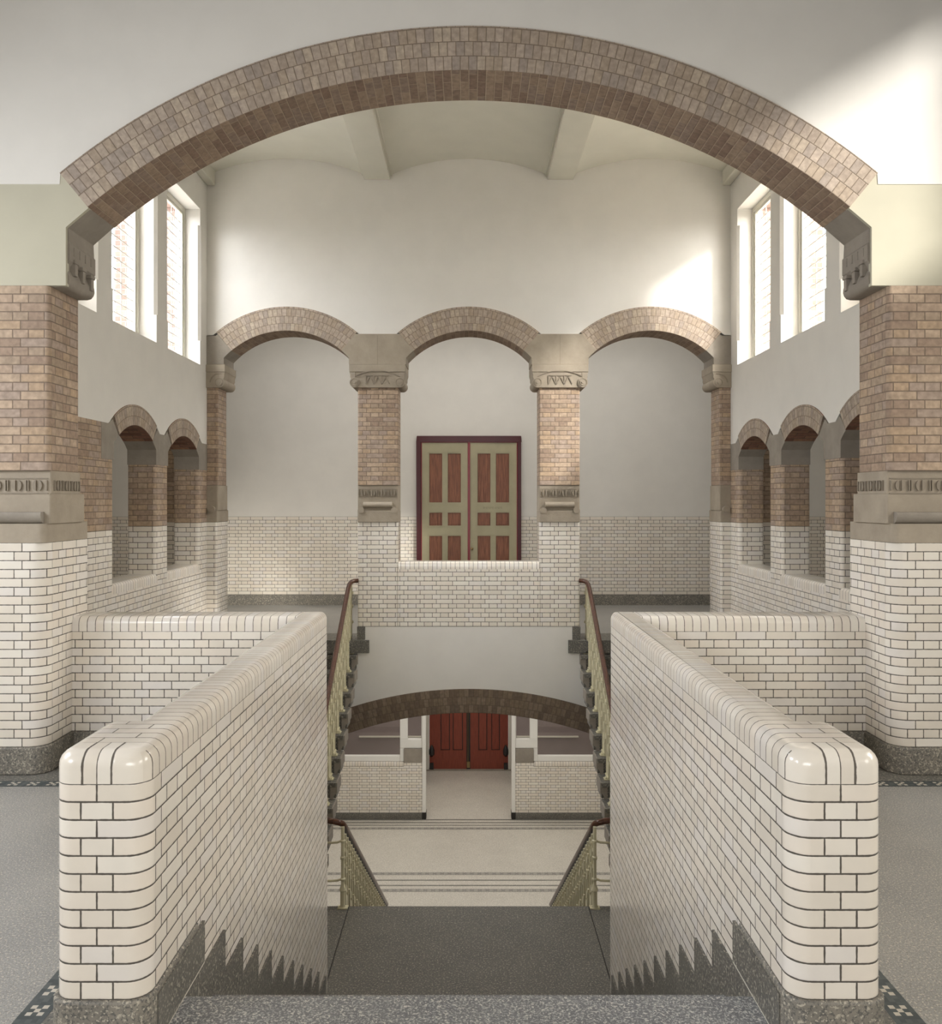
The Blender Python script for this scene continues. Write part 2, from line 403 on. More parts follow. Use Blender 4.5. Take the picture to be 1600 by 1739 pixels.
# --- upper floor
fl = MB()
fl.box(-5.6, -1.33, 3.33, 6.76, -.25, 0); fl.box(1.33, 5.6, 3.33, 6.76, -.25, 0)
fl.box(-5.6, 5.6, -4.8, 2.55, -.25, 0); fl.box(-5.6, -1.125, 2.55, 3.33, -.25, 0); fl.box(1.125, 5.6, 2.55, 3.33, -.25, 0)
tag(fl.build('floor', M_TERR), kind='structure')
MB().box(-1.123, 1.123, 2.552, 3.33, -.20, -.002).build('trim_1', M_GRANL, bev=.012)['kind'] = 'structure'
g = MB(); g.box(-7, 7, YD+.02, 15.74, -.30, 0)
for s_, _ in SIDES: g.box(min(s_*XW, s_*7), max(s_*XW, s_*7), 6.76, YD+.02, -.30, 0)
tag(g.build('floor', M_TERR), kind='structure')
tag(MB().box(-5.2, 5.2, 8.0, 24.0, -5.45, -5.27).build('floor', M_TERRL), kind='structure')
# terrazzo borders and mosaic strips let into the upper floor
CELL = .022
k = 2
for s_, side in SIDES:
    m = MB()
    def strip(x0, x1, y0, y1, along):
        pts = [(x0, y0, .0016), (x1, y0, .0016), (x1, y1, .0016), (x0, y1, .0016)]
        if along == 'y': uv = [(p[1]/CELL, (abs(p[0])-1.585)/CELL) for p in pts]
        else: uv = [(p[0]/CELL, (p[1]-5.75)/CELL) for p in pts]
        m.face(pts, uv)
    strip(s_*1.585, s_*1.695, -1.0, 5.75, 'y'); strip(s_*1.585, s_*5.5, 5.75, 5.86, 'x')
    tag(m.build('trim_%d' % k, M_MOS), kind='structure'); k += 1
    b_ = MB(); x0, x1 = sorted((s_*1.47, s_*5.5))
    b_.box(x0, x1, 5.861, 6.42, 0.0, .0012)
    x0, x1 = sorted((s_*1.47, s_*1.584)); b_.box(x0, x1, 2.7, 5.861, 0, .0012)
    tag(b_.build('trim_%d' % k, M_FLBORD), kind='structure'); k += 1
# bands let into the ground floor
for y0, y1, mt in ((15.62, 15.74, M_MOS2), (15.86, 15.9, M_FLBORD), (16.08, 16.12, M_FLBORD), (16.32, 16.44, M_MOS2), (18.58, 18.70, M_MOS2), (18.80, 18.84, M_FLBORD), (18.95, 19.0, M_FLBORD), (19.12, 19.18, M_FLBORD)):
    m = MB(); m.face([(-4.5, y0, -5.268), (4.5, y0, -5.268), (4.5, y1, -5.268), (-4.5, y1, -5.268)], [(q/.024, (w_-y0)/.024) for q, w_ in ((-4.5, y0), (4.5, y0), (4.5, y1), (-4.5, y1))] if mt is M_MOS2 else None)
    tag(m.build('trim_%d' % k, mt), kind='structure'); k += 1

# --- front wall with the great arch
ZC = .745; RI, RO = 4.25, 4.565; ZL = 4.19
TB = asin(2.705/RI)          # half angle of the brick ring
xo, zo = RO*sin(TB), ZC+RO*cos(TB)
n = 60
arc = [(RO*sin(-TB+2*TB*i/n), ZC+RO*cos(-TB+2*TB*i/n)) for i in range(n+1)]
poly = [(-5.6, ZL), (-xo-.005, ZL)] + ([(arc[0][0], arc[0][1])] if zo > ZL else []) + arc[1:-1] + [(xo, zo), (xo+.005, ZL), (5.6, ZL), (5.6, 8.2), (-5.6, 8.2)]
wf = MB().extr(poly, 'y', YA, YB)
tag(wf.build('wall_front', M_PLAST), kind='structure')
for s_, side in SIDES:
    p = [(-5.6, 3.47), (-2.868, 3.47), (-2.868, 3.885), (-2.705, ZC+RI*cos(TB)), (-xo, zo), (-xo-.01, ZL), (-5.6, ZL)]
    p2 = [(a*s_*-1, b) for a, b in p]
    tag(MB().extr(p2, 'y', YA+.004, YA+.05).build('wall_front_%s' % side, M_PLASTG), kind='structure')
    x0, x1 = sorted((s_*3.35, s_*5.6))
    m = MB(); m.box(x0, x1, YA+.05, YB, ZT+.5, ZL, 1); m.box(x0, x1, YA+.05, YB, 0, ZT+.5, 0)
    tag(m.build('wall_front_%s' % side, [M_TILE, M_PLAST]), kind='structure')
# --- hall the camera stands in
for s_, side in SIDES:
    m = MB(); xa, xb = sorted((s_*5.6, s_*5.85))
    if s_ > 0:      # high window on the sunny side
        m.box(xa, xb, -5, YB, -.25, HW[2]); m.box(xa, xb, -5, YB, HW[3], 8.2)
        m.box(xa, xb, -5, HW[0], HW[2], HW[3]); m.box(xa, xb, HW[1], YB, HW[2], HW[3])
    else: m.box(xa, xb, -5, YB, -.25, 8.2)
    tag(m.build('wall_%s' % side, M_PLAST), kind='structure')
tag(MB().box(-5.6, 5.6, -5.05, -4.8, -.25, 8.2).build('wall_rear', M_PLAST), kind='structure')
tag(MB().box(-5.9, 5.9, -5.05, YB, 8.2, 8.4).build('ceiling', M_CEILDK), kind='structure')

# --- stairwell: arcade wall
RA, RB_, ZA = 1.184, 1.518, 3.107
XC = (-2.523, 0.0, 2.523)
ZI = 4.234                       # top of the impost stones
def ext_arc(c, r, zc, zlow, n=26):
    t = math.acos((zlow-zc)/r); return [(c+r*sin(-t+2*t*i/n), zc+r*cos(-t+2*t*i/n)) for i in range(n+1)]
bottom = [(-XW-.35, ZI)]
for c in XC: bottom += ext_arc(c, RB_, ZA, ZI)
bottom += [(XW+.35, ZI)]
bottom = [p for p in bottom if -XW-.36 < p[0] < XW+.36]
tag(MB().extr(bottom+[(XW+.35, 7.0), (-XW-.35, 7.0)], 'y', YD, YE).build('wall_back', M_PLAST), kind='structure')
# --- stairwell: side walls above the small arches
SP = {-1: [(8.67, 9.84), (10.24, 11.39)], 1: [(7.10, 8.27), (8.67, 9.84), (10.24, 11.39)]}   # arch openings
WN = [(7.06, 8.27), (8.65, 9.86), (10.23, 11.46)]        # clerestory windows
SRI, SRO, SZC, SZI = .859, 1.083, 1.899, 2.72
for s_, side in SIDES:
    bot = [(YB, SZI)]
    for a, b in SP[s_]: bot += ext_arc((a+b)/2, SRO, SZC, SZI, 20)
    # neighbouring rings meet over the pillars
    bot += [(YD, SZI)]
    cl = [bot[0]]
    for p in bot[1:]:
        if p[0] > cl[-1][0]+1e-4 and p[0] <= YD+1e-6: cl.append(p)
    xa, xb = sorted((s_*XW, s_*(XW+.34)))
    m = MB().extr(cl+[(YD, 3.775), (YB, 3.775)], 'x', xa, xb)
    ya = [YB]+[q for wdw in WN for q in wdw]+[YE]
    for a, b in zip(ya[0::2], ya[1::2]):
        # window piers with chamfered, stopped arrises
        xo_ = s_*(XW+.34); xi = s_*XW
        m.box(min(xi, xo_), max(xi, xo_), a, b, 3.775, 4.10); m.box(min(xi, xo_), max(xi, xo_), a, b, 5.66, 5.88)
        c = .035; pl = [(xi+s_*c, a), (xi, a+c if a > YB else a), (xi, b-c if b < YE else b), (xi+s_*c, b), (xo_, b), (xo_, a)]
        m.prism(pl, 4.10, 5.66)
    m.box(xa, xb, YB, YE, 5.88, 7.0)
    tag(m.build('wall_%s_stairwell' % side, M_PLAST, smooth=0), kind='structure')
# --- vaulted ceiling on two beams
v = MB(); ZV = 6.45
for c, hw in ((-2.53, 1.09), (0, 1.09), (2.53, 1.09)):
    rise = .225; r = (hw*hw+rise*rise)/(2*rise); t = asin(hw/r); zc = ZV+rise-r
    v.ring(c, zc, r, r+.08, -t, t, YB, YD, 'y', 24, 0, 0)
tag(v.build('ceiling', M_PLASTC), kind='structure')
MB().box(-4.0, 4.0, YB, YE, 6.9, 7.0).build('ceiling', M_PLASTC)['kind'] = 'structure'
for x0, x1 in ((-1.45, -1.09), (1.09, 1.45)):
    m = MB(); m.box(x0, x1, YB, YD, 6.385, 6.75); m.box(x0-.03, x1+.03, YB, YD, 6.44, 6.47)
    tag(m.build('trim_%d' % k, M_PLASTC, bev=.006), kind='structure'); k += 1
for s_, side in SIDES:
    xa, xb = sorted((s_*(XW-.12), s_*XW)); m = MB(); m.box(xa, xb, YB, YD, 6.30, 6.75)
    tag(m.build('trim_%d' % k, M_PLASTC, bev=.02), kind='structure'); k += 1
# --- gallery behind the arcade
m = MB(); DX = .952
m.box(-7, -DX-.01, 15.74, 16.0, ZT, 5.4); m.box(DX+.01, 7, 15.74, 16.0, ZT, 5.4); m.box(-DX-.01, DX+.01, 15.74, 16.0, 3.135, 5.4)
tag(m.build('wall_gallery', M_PLAST), kind='structure')
m = MB(); m.box(-7, -DX-.01, 15.735, 16.0, ZP, ZT); m.box(DX+.01, 7, 15.735, 16.0, ZP, ZT)
tag(m.build('wall_gallery_dado', M_TILE, voff=ZP), kind='structure')
m = MB(); m.box(-7, -DX-.01, 15.715, 16.0, 0, ZP); m.box(DX+.01, 7, 15.715, 16.0, 0, ZP)
tag(m.build('baseboard_gallery', M_PLINTH), kind='structure')
tag(MB().box(-7.2, 7.2, YE, 16.0, 5.4, 5.6).build('ceiling', M_PLAST), kind='structure')
for s_, side in SIDES:
    xa, xb = sorted((s_*(XW+.34), s_*7.2))
    tag(MB().box(xa, xb, YB, YD, 3.55, 3.7).build('ceiling', M_PLAST), kind='structure')
    tag(MB().box(xa, xb, YD, YE, 3.55, 5.6).build('wall_%s_gallery' % side, M_PLAST), kind='structure')
    xa, xb = sorted((s_*(XW+.34), s_*7.0)); tag(MB().box(xa, xb, YB+.0, YB+.1, 0, 3.55).build('wall_%s_corridor_end' % side, M_PLAST), kind='structure')
    xa, xb = sorted((s_*7.0, s_*7.2)); m = MB(); m.box(xa, xb, YB, YD, ZT, 3.7, 1); m.box(xa, xb, YD, 16.0, ZT, 5.4, 1); m.box(xa, xb, YB, 16.0, 0, ZT, 0)
    tag(m.build('wall_%s_corridor' % side, [M_TILE, M_PLAST]), kind='structure')
# --- ground floor shell
for s_, side in SIDES:
    xa, xb = sorted((s_*XW, s_*(XW+.3)))
    m = MB(); m.box(xa, xb, YB, YE, -5.27, -.30); tag(m.build('wall_%s_below' % side, M_PLAST), kind='structure')
    xa, xb = sorted((s_*XW, s_*4.7)); tag(MB().box(xa, xb, YE-.15, YE, -5.27, -.30).build('wall_%s_return' % side, M_PLAST), kind='structure')
    xa, xb = sorted((s_*4.5, s_*4.7))
    m = MB(); m.box(xa, xb, YE, 19.2, -5.27, -.30); m.box(xa, xb, 19.5, 23.0, -5.27, -.3)
    tag(m.build('wall_%s_ground' % side, M_PLAST), kind='structure')
tag(MB().box(-4.7, 4.7, YE, 23.0, -.45, -.31).build('ceiling', M_PLAST), kind='structure')
RL0, ZL0 = 5.04, -6.04; RL1 = 5.37
tl = asin(2.15/RL0); n = 30
arcl = [(RL1*sin(-tl+2*tl*i/n), ZL0+RL1*cos(-tl+2*tl*i/n)) for i in range(n+1)]
pl = [(-XW, -1.4)]+[p for p in arcl]+[(XW, -1.4), (XW, -.305), (1.542, -.305), (1.542, ZP-.002), (-1.542, ZP-.002), (-1.542, -.305), (-XW, -.305)]
tag(MB().extr(pl, 'y', YD+.003, YE-.003).build('wall_below_arcade', M_PLAST), kind='structure')


# =================================================================== THINGS
def gloc(x, y, z): return (x, y, z)
SW = {-1: 'left', 1: 'right'}
# ---------------------------------------------------------------- great pillars
def motifs(mb, x0, x1, y, z0, z1, ny, axis='x', d=.014):
    """band of carved half-ovals and bars standing a little proud of the face"""
    L = x1-x0; n_ = max(1, int(round(L/.128))); st = L/n_
    for i in range(n_):
        c = x0+st*(i+.5); h = z1-z0; zc = (z0+z1)/2
        sh = []
        for sg in (-1, 1):
            o = [(c+sg*.030, zc-h*.42), (c+sg*.030, zc+h*.42)]
            o = [(c+sg*(.010+.024*sin(pi*t/8)), zc+h*.42*cos(pi*t/8)) for t in range(9)]
            sh.append(o+[(c+sg*.010, zc-h*.42)])
        sh.append([(c+st*.5-.012, zc-h*.42), (c+st*.5-.005, zc-h*.42), (c+st*.5-.005, zc+h*.42), (c+st*.5-.012, zc+h*.42)])
        sh.append([(c-st*.5+.005, zc-h*.42), (c-st*.5+.012, zc-h*.42), (c-st*.5+.012, zc+h*.42), (c-st*.5+.005, zc+h*.42)])
        for o in sh:
            a, b = sorted((y, y+ny*d)); mb.extr(o, 'y' if axis == 'x' else 'x', a, b)
for s, side in SIDES:
    t = thing('brick_pillar', {-1: 'tall rounded pillar with white tiled base at the left edge, carrying the great arch',
                               1: 'tall rounded pillar with white tiled base at the right edge, carrying the great arch'}[s], 'pillar', (s*3.2, 6.25, 0), 'pillars of the great arch')
    plan = mx(rpoly([(3.005, 6.0), (3.46, 6.0), (3.46, 6.68), (3.005, 6.68)], [.12, .10, 0, 0]), s)
    pp = mx(rpoly([(2.985, 5.98), (3.48, 5.98), (3.48, 6.69), (2.985, 6.69)], [.13, .11, 0, 0]), s)
    MB().prism(pp, 0, ZP).build('plinth', M_PLINTH, t, bev=.012)
    MB().prism(plan, ZP, ZT).build('tiled_base', M_TILE, t, voff=ZP)
    lo = mx(rpoly([(3.005, 6.005), (3.46, 6.005), (3.46, 6.68), (3.005, 6.68)], [.05, .05, 0, 0]), s)
    up = mx(rpoly([(2.98, 6.05), (3.46, 6.05), (3.46, 6.5), (2.98, 6.5)], [.012, .05, 0, 0]), s)
    m = MB().prism(lo, ZT, 1.775)
    m.prism(mx(rpoly([(2.985, 6.05), (3.46, 6.05), (3.46, 6.58), (2.985, 6.58)], [.012, .05, 0, 0]), s), 1.775, 1.99)
    m.prism(up, 1.99, 2.152)
    m.build('stone_band', M_STONE, t, bev=.006)
    xa, xb = sorted((s*3.03, s*3.45))
    q = [(6.06, 1.775)]+[(6.05-.055*sin(pi*i/10/1.25), 1.775+.072*(1-cos(pi*i/10))/1.6) for i in range(9)]+[(6.06, 1.86)]
    MB().extr(q, 'x', xa, xb).build('ledge_roll', M_STONED, t)
    fr = MB(); xa, xb = sorted((s*3.0, s*3.44))
    motifs(fr, xa, xb, 6.05, 2.003, 2.092, -1)
    motifs(fr, 6.08, 6.48, s*2.98, 2.003, 2.092, -s, 'y')
    for z in (2.098, 1.992): fr.box(xa, xb, 6.044, 6.06, z-.004, z+.004)
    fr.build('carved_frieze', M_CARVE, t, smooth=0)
    MB().prism(mx(rpoly([(2.982, YA), (3.46, YA), (3.46, YB), (2.982, YB)], [.035, .06, 0, 0]), s), 2.152, 3.468).build('brick_shaft', M_BRICK, t, voff=2.152)

# ---------------------------------------------------------------- great arch
t = thing('brick_arch', 'wide segmental arch of three rings of buff brick spanning the stairwell front', 'arch', (0, 6.25, 4.0))
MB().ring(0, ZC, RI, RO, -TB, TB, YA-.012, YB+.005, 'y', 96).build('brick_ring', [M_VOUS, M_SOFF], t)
for s, side in SIDES:
    zi = ZC+RI*cos(TB)
    prof = [(2.705, zi), (2.862, 3.885), (2.858, 3.80), (2.858, 3.785), (2.848, 3.775), (2.848, 3.655), (2.872, 3.63), (2.878, 3.60), (2.866, 3.575), (2.856, 3.55), (2.854, 3.52), (2.862, 3.495), (2.88, 3.474), (2.91, 3.466), (3.30, 3.466), (3.30, 4.15), (xo, zo)]
    p = [(a*s, b) for a, b in prof]
    c = MB().extr(p, 'y', YA+.03, YB).build('springer_stone', M_STONED, t, bev=.004)
    x_ = 2.848
    for yc in (6.12, 6.21, 6.30, 6.39):
        a, b = sorted((s*(x_-.004), s*(x_+.01))); MB().box(a, b, yc-.007, yc+.007, 3.70, 3.762).build('carved_rib', M_STONED, c)
    for yc, zz in ((6.14, 3.66), (6.26, 3.64), (6.40, 3.62)):
        a, b = sorted((s*(x_-.014), s*(x_+.03))); cv = MB().box(a, b, yc-.035, yc+.035, zz-.012, zz+.014)
        cv.box(a+.004 if s > 0 else a, b if s > 0 else b-.004, yc-.02, yc+.02, zz-.10, zz-.0125)
        cv.build('carved_bracket', M_STONED, c, bev=.004)

# ---------------------------------------------------------------- arcade pillars
AS = asin(.865/RA); AK = R(40)
def scroll_capital(t, xa, xb, full, s):
    z0, z1 = 3.50, 3.82; yf = YD-.05
    m = MB(); m.box(xa, xb, yf, YE+.06, 3.715, z1-.003)
    lo, hi = (xa+.075 if full or s > 0 else xa), (xb-.075 if full or s < 0 else xb)
    m.box(lo, hi, yf+.012, YE+.05, 3.50, 3.715)
    for e, sg in ((xa, 1), (xb, -1)):
        if not full and sg != s: continue
        m.extr([(e, 3.715), (e+sg*.012, 3.68), (e+sg*.012, 3.64), (e+sg*.03, 3.60), (e+sg*.09, 3.60), (e+sg*.09, 3.715)], 'y', yf+.006, YE+.05)
    cap = m.build('capital', M_STONE, t, bev=.006)
    ends = [xa+.078, xb-.078] if full else ([xa+.078] if s > 0 else [xb-.078])
    for e in ends:
        vv = MB()
        for r_, y_ in ((.070, yf-.006), (.040, yf-.016), (.018, yf-.028)):
            q = [(e+r_*cos(2*pi*i/22), 3.570+r_*sin(2*pi*i/22)) for i in range(22)]
            vv.extr(q, 'y', y_, YE+.055 if r_ > .06 else YD)
        vv.ring(e, 3.570, .050, .058, -pi*.9, pi*.9, yf-.012, yf, 'y', 24, 1, 1)
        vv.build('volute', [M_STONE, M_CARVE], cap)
    d = MB(); c_ = (xa+xb)/2
    if full:
        r_ = .62; d.ring(c_, 3.728-r_, r_, r_+.010, -.52, .52, yf-.004, yf+.03, 'y', 24, 0, 0)
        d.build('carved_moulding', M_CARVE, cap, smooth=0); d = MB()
        for i in range(3):
            x0 = c_-.16+i*.11
            for a, b in (((x0, 3.545), (x0, 3.665)), ((x0+.004, 3.55), (x0+.055, 3.655)), ((x0+.055, 3.655), (x0+.106, 3.55)), ((x0, 3.668), (x0+.1, 3.668))):
                dx, dz = b[0]-a[0], b[1]-a[1]; l = math.hypot(dx, dz); nx, nz = -dz/l*.006, dx/l*.006
                d.extr([(a[0]+nx, a[1]+nz), (a[0]-nx, a[1]-nz), (b[0]-nx, b[1]-nz), (b[0]+nx, b[1]+nz)], 'y', yf, yf+.02)
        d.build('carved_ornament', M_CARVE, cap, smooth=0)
    else:
        d.ring(ends[0], 3.562, .125, .137, -.2 if s > 0 else -1.5, 1.5 if s > 0 else .2, yf-.003, yf+.03, 'y', 16, 0, 0)
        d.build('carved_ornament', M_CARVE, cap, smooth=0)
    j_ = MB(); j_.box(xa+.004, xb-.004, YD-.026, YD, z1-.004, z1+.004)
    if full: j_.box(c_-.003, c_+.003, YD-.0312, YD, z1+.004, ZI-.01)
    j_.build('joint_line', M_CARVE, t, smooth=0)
def arcside(c, sgn):
    """impost edge along an arch centred at c, on its sgn side, from springing to the skewback"""
    o = [(c+sgn*.865, 3.82)]
    for i in range(4):
        a = AS+(AK-AS)*i/3; o.append((c+sgn*RA*sin(a), ZA+RA*cos(a)))
    rr = RA+.30; o.append((c+sgn*rr*sin(AK), ZA+rr*cos(AK))); return o
for s, side in SIDES:
    lab = {-1: 'free-standing buff brick pillar left of the balcony, scroll capital, white tiled foot',
           1: 'free-standing buff brick pillar right of the balcony, scroll capital, white tiled foot'}[s]
    t = thing('brick_pillar', lab, 'pillar', (s*1.259, 11.96, 0), 'free-standing pillars of the three-arched arcade')
    x0, x1 = .978, 1.540
    def P(y0, y1, r): return mx(rpoly([(x0, y0), (x1, y0), (x1, y1), (x0, y1)], [r]*4), s)
    a, b = sorted((s*1.435, s*1.548)); MB().box(a, b, YD-.008, 12.19, 0.012, ZP).build('plinth', M_GRAN, t, bev=.006)
    MB().prism(P(YD, 12.18, .03), ZP, ZT).build('tiled_base', M_TILE, t, voff=ZP-CB, uvf=None)
    m = MB(); m.prism(P(YD-.03, 12.20, .02), ZT, 1.80); m.prism(P(YD+.012, 12.17, .012), 1.80, 2.152); b_ = m.build('stone_base', M_STONE, t, bev=.006)
    a, b = sorted((s*1.06, s*1.46))
    q = [(YD+.02, 1.835)]+[(YD+.012-.055*sin(pi*i/10), 1.835+.085*(1-cos(pi*i/10))/2) for i in range(11)]
    MB().extr(q, 'x', a, b).build('ledge_roll', M_STONE, b_)
    for xe in (1.03, 1.49):
        q = [(s*xe+.045*cos(2*pi*i/16), 1.805+.04*sin(2*pi*i/16)) for i in range(16)]
        MB().extr(q, 'y', YD-.045, YD+.05).build('ledge_scroll', M_STONE, b_)
    fr = MB(); a, b = sorted((s*.985, s*1.533)); motifs(fr, a, b, YD+.012, 2.003, 2.092, -1, 'x', .022)
    for z in (2.10, 1.992): fr.box(a, b, YD+.006, YD+.02, z-.004, z+.004)
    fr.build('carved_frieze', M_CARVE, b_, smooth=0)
    MB().prism(P(YD, 12.16, .02), 2.152, 3.50).build('brick_shaft', M_BRICK, t, voff=2.152)
    a, b = sorted((s*.872, s*1.652)); scroll_capital(t, a, b, True, s)
    L_ = arcside(0, 1); Rr = [(x, z) for x, z in arcside(2.523, -1)]
    p = [(x*s, z) for x, z in L_+Rr[::-1]]
    MB().extr(p, 'y', YD-.03, YE+.02).build('impost_stone', M_STONE, t, bev=.004)
for s, side in SIDES:
    lab = {-1: 'half pillar of buff brick where the arcade meets the left stairwell wall',
           1: 'half pillar of buff brick where the arcade meets the right stairwell wall'}[s]
    t = thing('brick_half_pillar', lab, 'pillar', (s*3.56, 11.96, 0), 'half pillars at the arcade ends')
    def P(x0, y0, y1, r): return mx(rpoly([(x0, y0), (3.95, y0), (3.95, y1), (x0, y1)], [r, 0, 0, r]), s)
    MB().prism(P(3.485, YD-.01, 12.32, .02), 0.0, ZP).build('plinth', M_PLINTH, t, bev=.006)
    MB().prism(P(3.492, YD, 12.30, .03), ZP, ZT).build('tiled_base', M_TILE, t, voff=ZP)
    m = MB(); m.prism(P(3.485, YD+.002, 12.30, .02), ZT, 1.80); m.prism(P(3.475, YD+.002, 12.22, .02), 1.80, 2.152)
    b_ = m.build('stone_base', M_STONE, t, bev=.006)
    q = [(s*3.56+.05*cos(2*pi*i/18), 1.82+.045*sin(2*pi*i/18)) for i in range(18)]
    MB().extr(q, 'y', YD-.05, YD+.05).build('ledge_scroll', M_STONE, b_)
    MB().prism(P(3.472, YD, 12.16, .02), 2.152, 3.50).build('brick_shaft', M_BRICK, t, voff=2.152)
    a, b = sorted((s*3.365, s*3.95)); scroll_capital(t, a, b, False, s)
    p = [(x*s, z) for x, z in arcside(2.523, 1)+[(3.50, ZI-.012), (3.95, ZI-.012), (3.95, 3.82)]]
    MB().extr(p, 'y', YD-.02, YE+.02).build('impost_stone', M_STONED, t, bev=.004)
for c, lab in zip(XC, ('round brick arch of the back arcade over the left gallery opening', 'round brick arch of the back arcade above the panelled double door', 'round brick arch of the back arcade over the right gallery opening')):
    t = thing('brick_arch', lab, 'arch', (c, 11.97, 4.2), 'arches of the back arcade')
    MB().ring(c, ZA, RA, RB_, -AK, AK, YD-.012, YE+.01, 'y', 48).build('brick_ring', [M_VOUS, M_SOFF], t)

# ---------------------------------------------------------------- balcony wall between the arcade pillars
t = thing('balcony_wall', 'white tiled balcony wall between the two middle pillars, below the panelled door', 'parapet', (0, 11.92, 0))
MB().box(-.985, .985, YD+.001, YD+.34, ZP, .985).build('tiled_body', M_TILE, t, voff=ZP-CB)
MB().extr([(YD+.001, .985), (YD+.001, 1.05)]+[(YD+.04-.039*cos(pi/2*i/5), 1.05+.04*sin(pi/2*i/5)) for i in range(1, 6)]+[(YD+.30+.04*sin(pi/2*i/5), 1.05+.04*cos(pi/2*i/5)) for i in range(6)]+[(YD+.34, .985)], 'x', -.978, .978).build('rowlock_coping', M_CAP, t, uvf=lambda co, n, c: (co.y+co.z, co.x))

# ---------------------------------------------------------------- side arcades
def side_pillar(s, y0, y1, r0, r1, lab, cprev, cnext, cat='pillar', grp=None, first=False):
    t = thing('brick_pillar' if y1-y0 < 1 else 'brick_wall_pier', lab, cat, (s*(XW+.17), (y0+y1)/2, 0), grp)
    def P(e=0.0, r=.05): return mx(rpoly([(XW-e, y1), (XW-e, y0), (XW+.34, y0), (XW+.34, y1)], [r if r1 else 0, r if r0 else 0, r if r0 else 0, r if r1 else 0]), s)
    MB().prism(P(.012), 0, ZP).build('plinth', M_PLINTH, t)
    MB().prism(P(), ZP, ZT).build('tiled_base', M_TILE, t, voff=ZP)
    sp = 2.53; a1 = asin(.585/SRI); a0 = R(33)
    ztop = 2.355
    MB().prism(P(0, .05), ZT, ztop).build('brick_shaft', M_BRICK, t, voff=ZT)
    def edge(c, sg):
        o = [(c+sg*.585, ztop)]
        for i in range(4):
            a = a1+(a0-a1)*i/3; o.append((c+sg*SRI*sin(a), SZC+SRI*cos(a)))
        rr = SRI+.21; o.append((c+sg*rr*sin(a0+.04), SZC+rr*cos(a0+.04))); return o
    lft = edge(cprev, 1) if cprev else None
    rgt = edge(cnext, -1) if cnext else None
    xa, xb = sorted((s*(XW-.004), s*(XW+.336)))
    if lft and rgt: poly = lft+[((y0+y1)/2-.1, SZI), ((y0+y1)/2+.1, SZI)]+rgt[::-1]
    elif lft: poly = lft+[(lft[-1][0]+.10, SZI), (y1, SZI), (y1, ztop)]
    else:
        e = rgt[0][0]-.30; poly = [(e, ztop), (e, SZI), (rgt[-1][0]-.1, SZI)]+rgt[::-1]
        a_, b_ = sorted((s*XW, s*(XW+.335)))
        MB().box(a_, b_, y0, e, ztop, SZI).build('brick_shaft', M_BRICK, t, voff=ztop)
    MB().extr(poly, 'x', xa, xb).build('impost_stone', M_STONED, t, bev=.004)
def side_arch(s, a, b, lab):
    t = thing('brick_arch', lab, 'arch', (s*(XW+.17), (a+b)/2, 2.6), 'small arches of the side arcades')
    x0, x1 = (XW-.010, XW+.335)
    MB().ring((a+b)/2, SZC, SRI, SRO, -R(33), R(33), s*x0, s*x1, 'x', 32).build('brick_ring', [M_VOUS, M_REDSOFF], t)
def sill(s, a, b, lab):
    t = thing('sill_wall', lab, 'parapet', (s*(XW+.17), (a+b)/2, 0), 'tiled sill walls under the side arches')
    x0, x1 = sorted((s*XW, s*(XW+.34)))
    MB().box(x0, x1, a-.05, b+.05, ZP, .98).build('tiled_body', M_TILE, t, voff=ZP)
    pr = [(XW, .98), (XW, 1.05)]+[(XW+.04-.04*cos(pi/2*i/5), 1.05+.04*sin(pi/2*i/5)) for i in range(1, 6)]+[(XW+.30+.04*sin(pi/2*i/5), 1.05+.04*cos(pi/2*i/5)) for i in range(6)]+[(XW+.34, .98)]
    MB().extr([(x*s, z) for x, z in pr], 'y', a-.05, b+.05).build('rowlock_coping', M_CAP, t, uvf=lambda co, n, c: (co.x+co.z, co.y))
NM = {(-1, 0): 'nearer of the two small brick arches in the left side wall', (-1, 1): 'farther of the two small brick arches in the left side wall, beside the arcade',
      (1, 0): 'nearest small brick arch in the right side wall, half behind the great pillar', (1, 1): 'middle of the three small brick arches in the right side wall', (1, 2): 'farthest small brick arch in the right side wall, beside the arcade'}
for s, side in SIDES:
    ops = SP[s]; cs = [(a+b)/2 for a, b in ops]
    for i, (a, b) in enumerate(ops):
        side_arch(s, a, b, NM[(s, i)])
        sill(s, a, b, 'white tiled sill wall under the ' + {(-1, 0): 'nearer left side arch', (-1, 1): 'farther left side arch', (1, 0): 'nearest right side arch', (1, 1): 'middle right side arch', (1, 2): 'farthest right side arch'}[(s, i)])
    ys = [6.69]+[q for o in ops for q in o]+[YD]
    prs = list(zip(ys[0::2], ys[1::2]))
    for i, (a, b) in enumerate(prs):
        pc = cs[i-1] if i > 0 else None; nc = cs[i] if i < len(cs) else None
        if i == 0: lab = 'brick and tile wall pier behind the great pillar, %s' % ('in the left side wall' if s < 0 else 'at the right picture edge')
        elif i == len(prs)-1: lab = 'narrow brick jamb in the far corner of the %s side wall, beside the half pillar' % side
        elif s < 0: lab = 'square brick pillar with tiled base between the two left side arches'
        else: lab = 'square brick pillar with tiled base between %s right side arches' % ('nearest and middle' if i == 1 else 'middle and farthest')
        side_pillar(s, a, b, i > 0, i < len(prs)-1, lab, pc, nc, 'pillar', 'pillars of the side arcades')
    # cross pier in the corridor
    xa, xb = sorted((s*3.97, s*4.42)); t = thing('brick_pillar', 'shadowed brick pillar in the corridor seen through the far %s side arch' % side, 'pillar', (s*4.2, 11.95, 0), 'corridor pillars')
    MB().box(xa, xb, YD+.02, 12.18, 0, ZT).build('tiled_base', M_TILE, t, voff=ZP)
    MB().box(xa, xb, YD+.02, 12.18, ZT, 3.55).build('brick_shaft', M_BRICK, t)

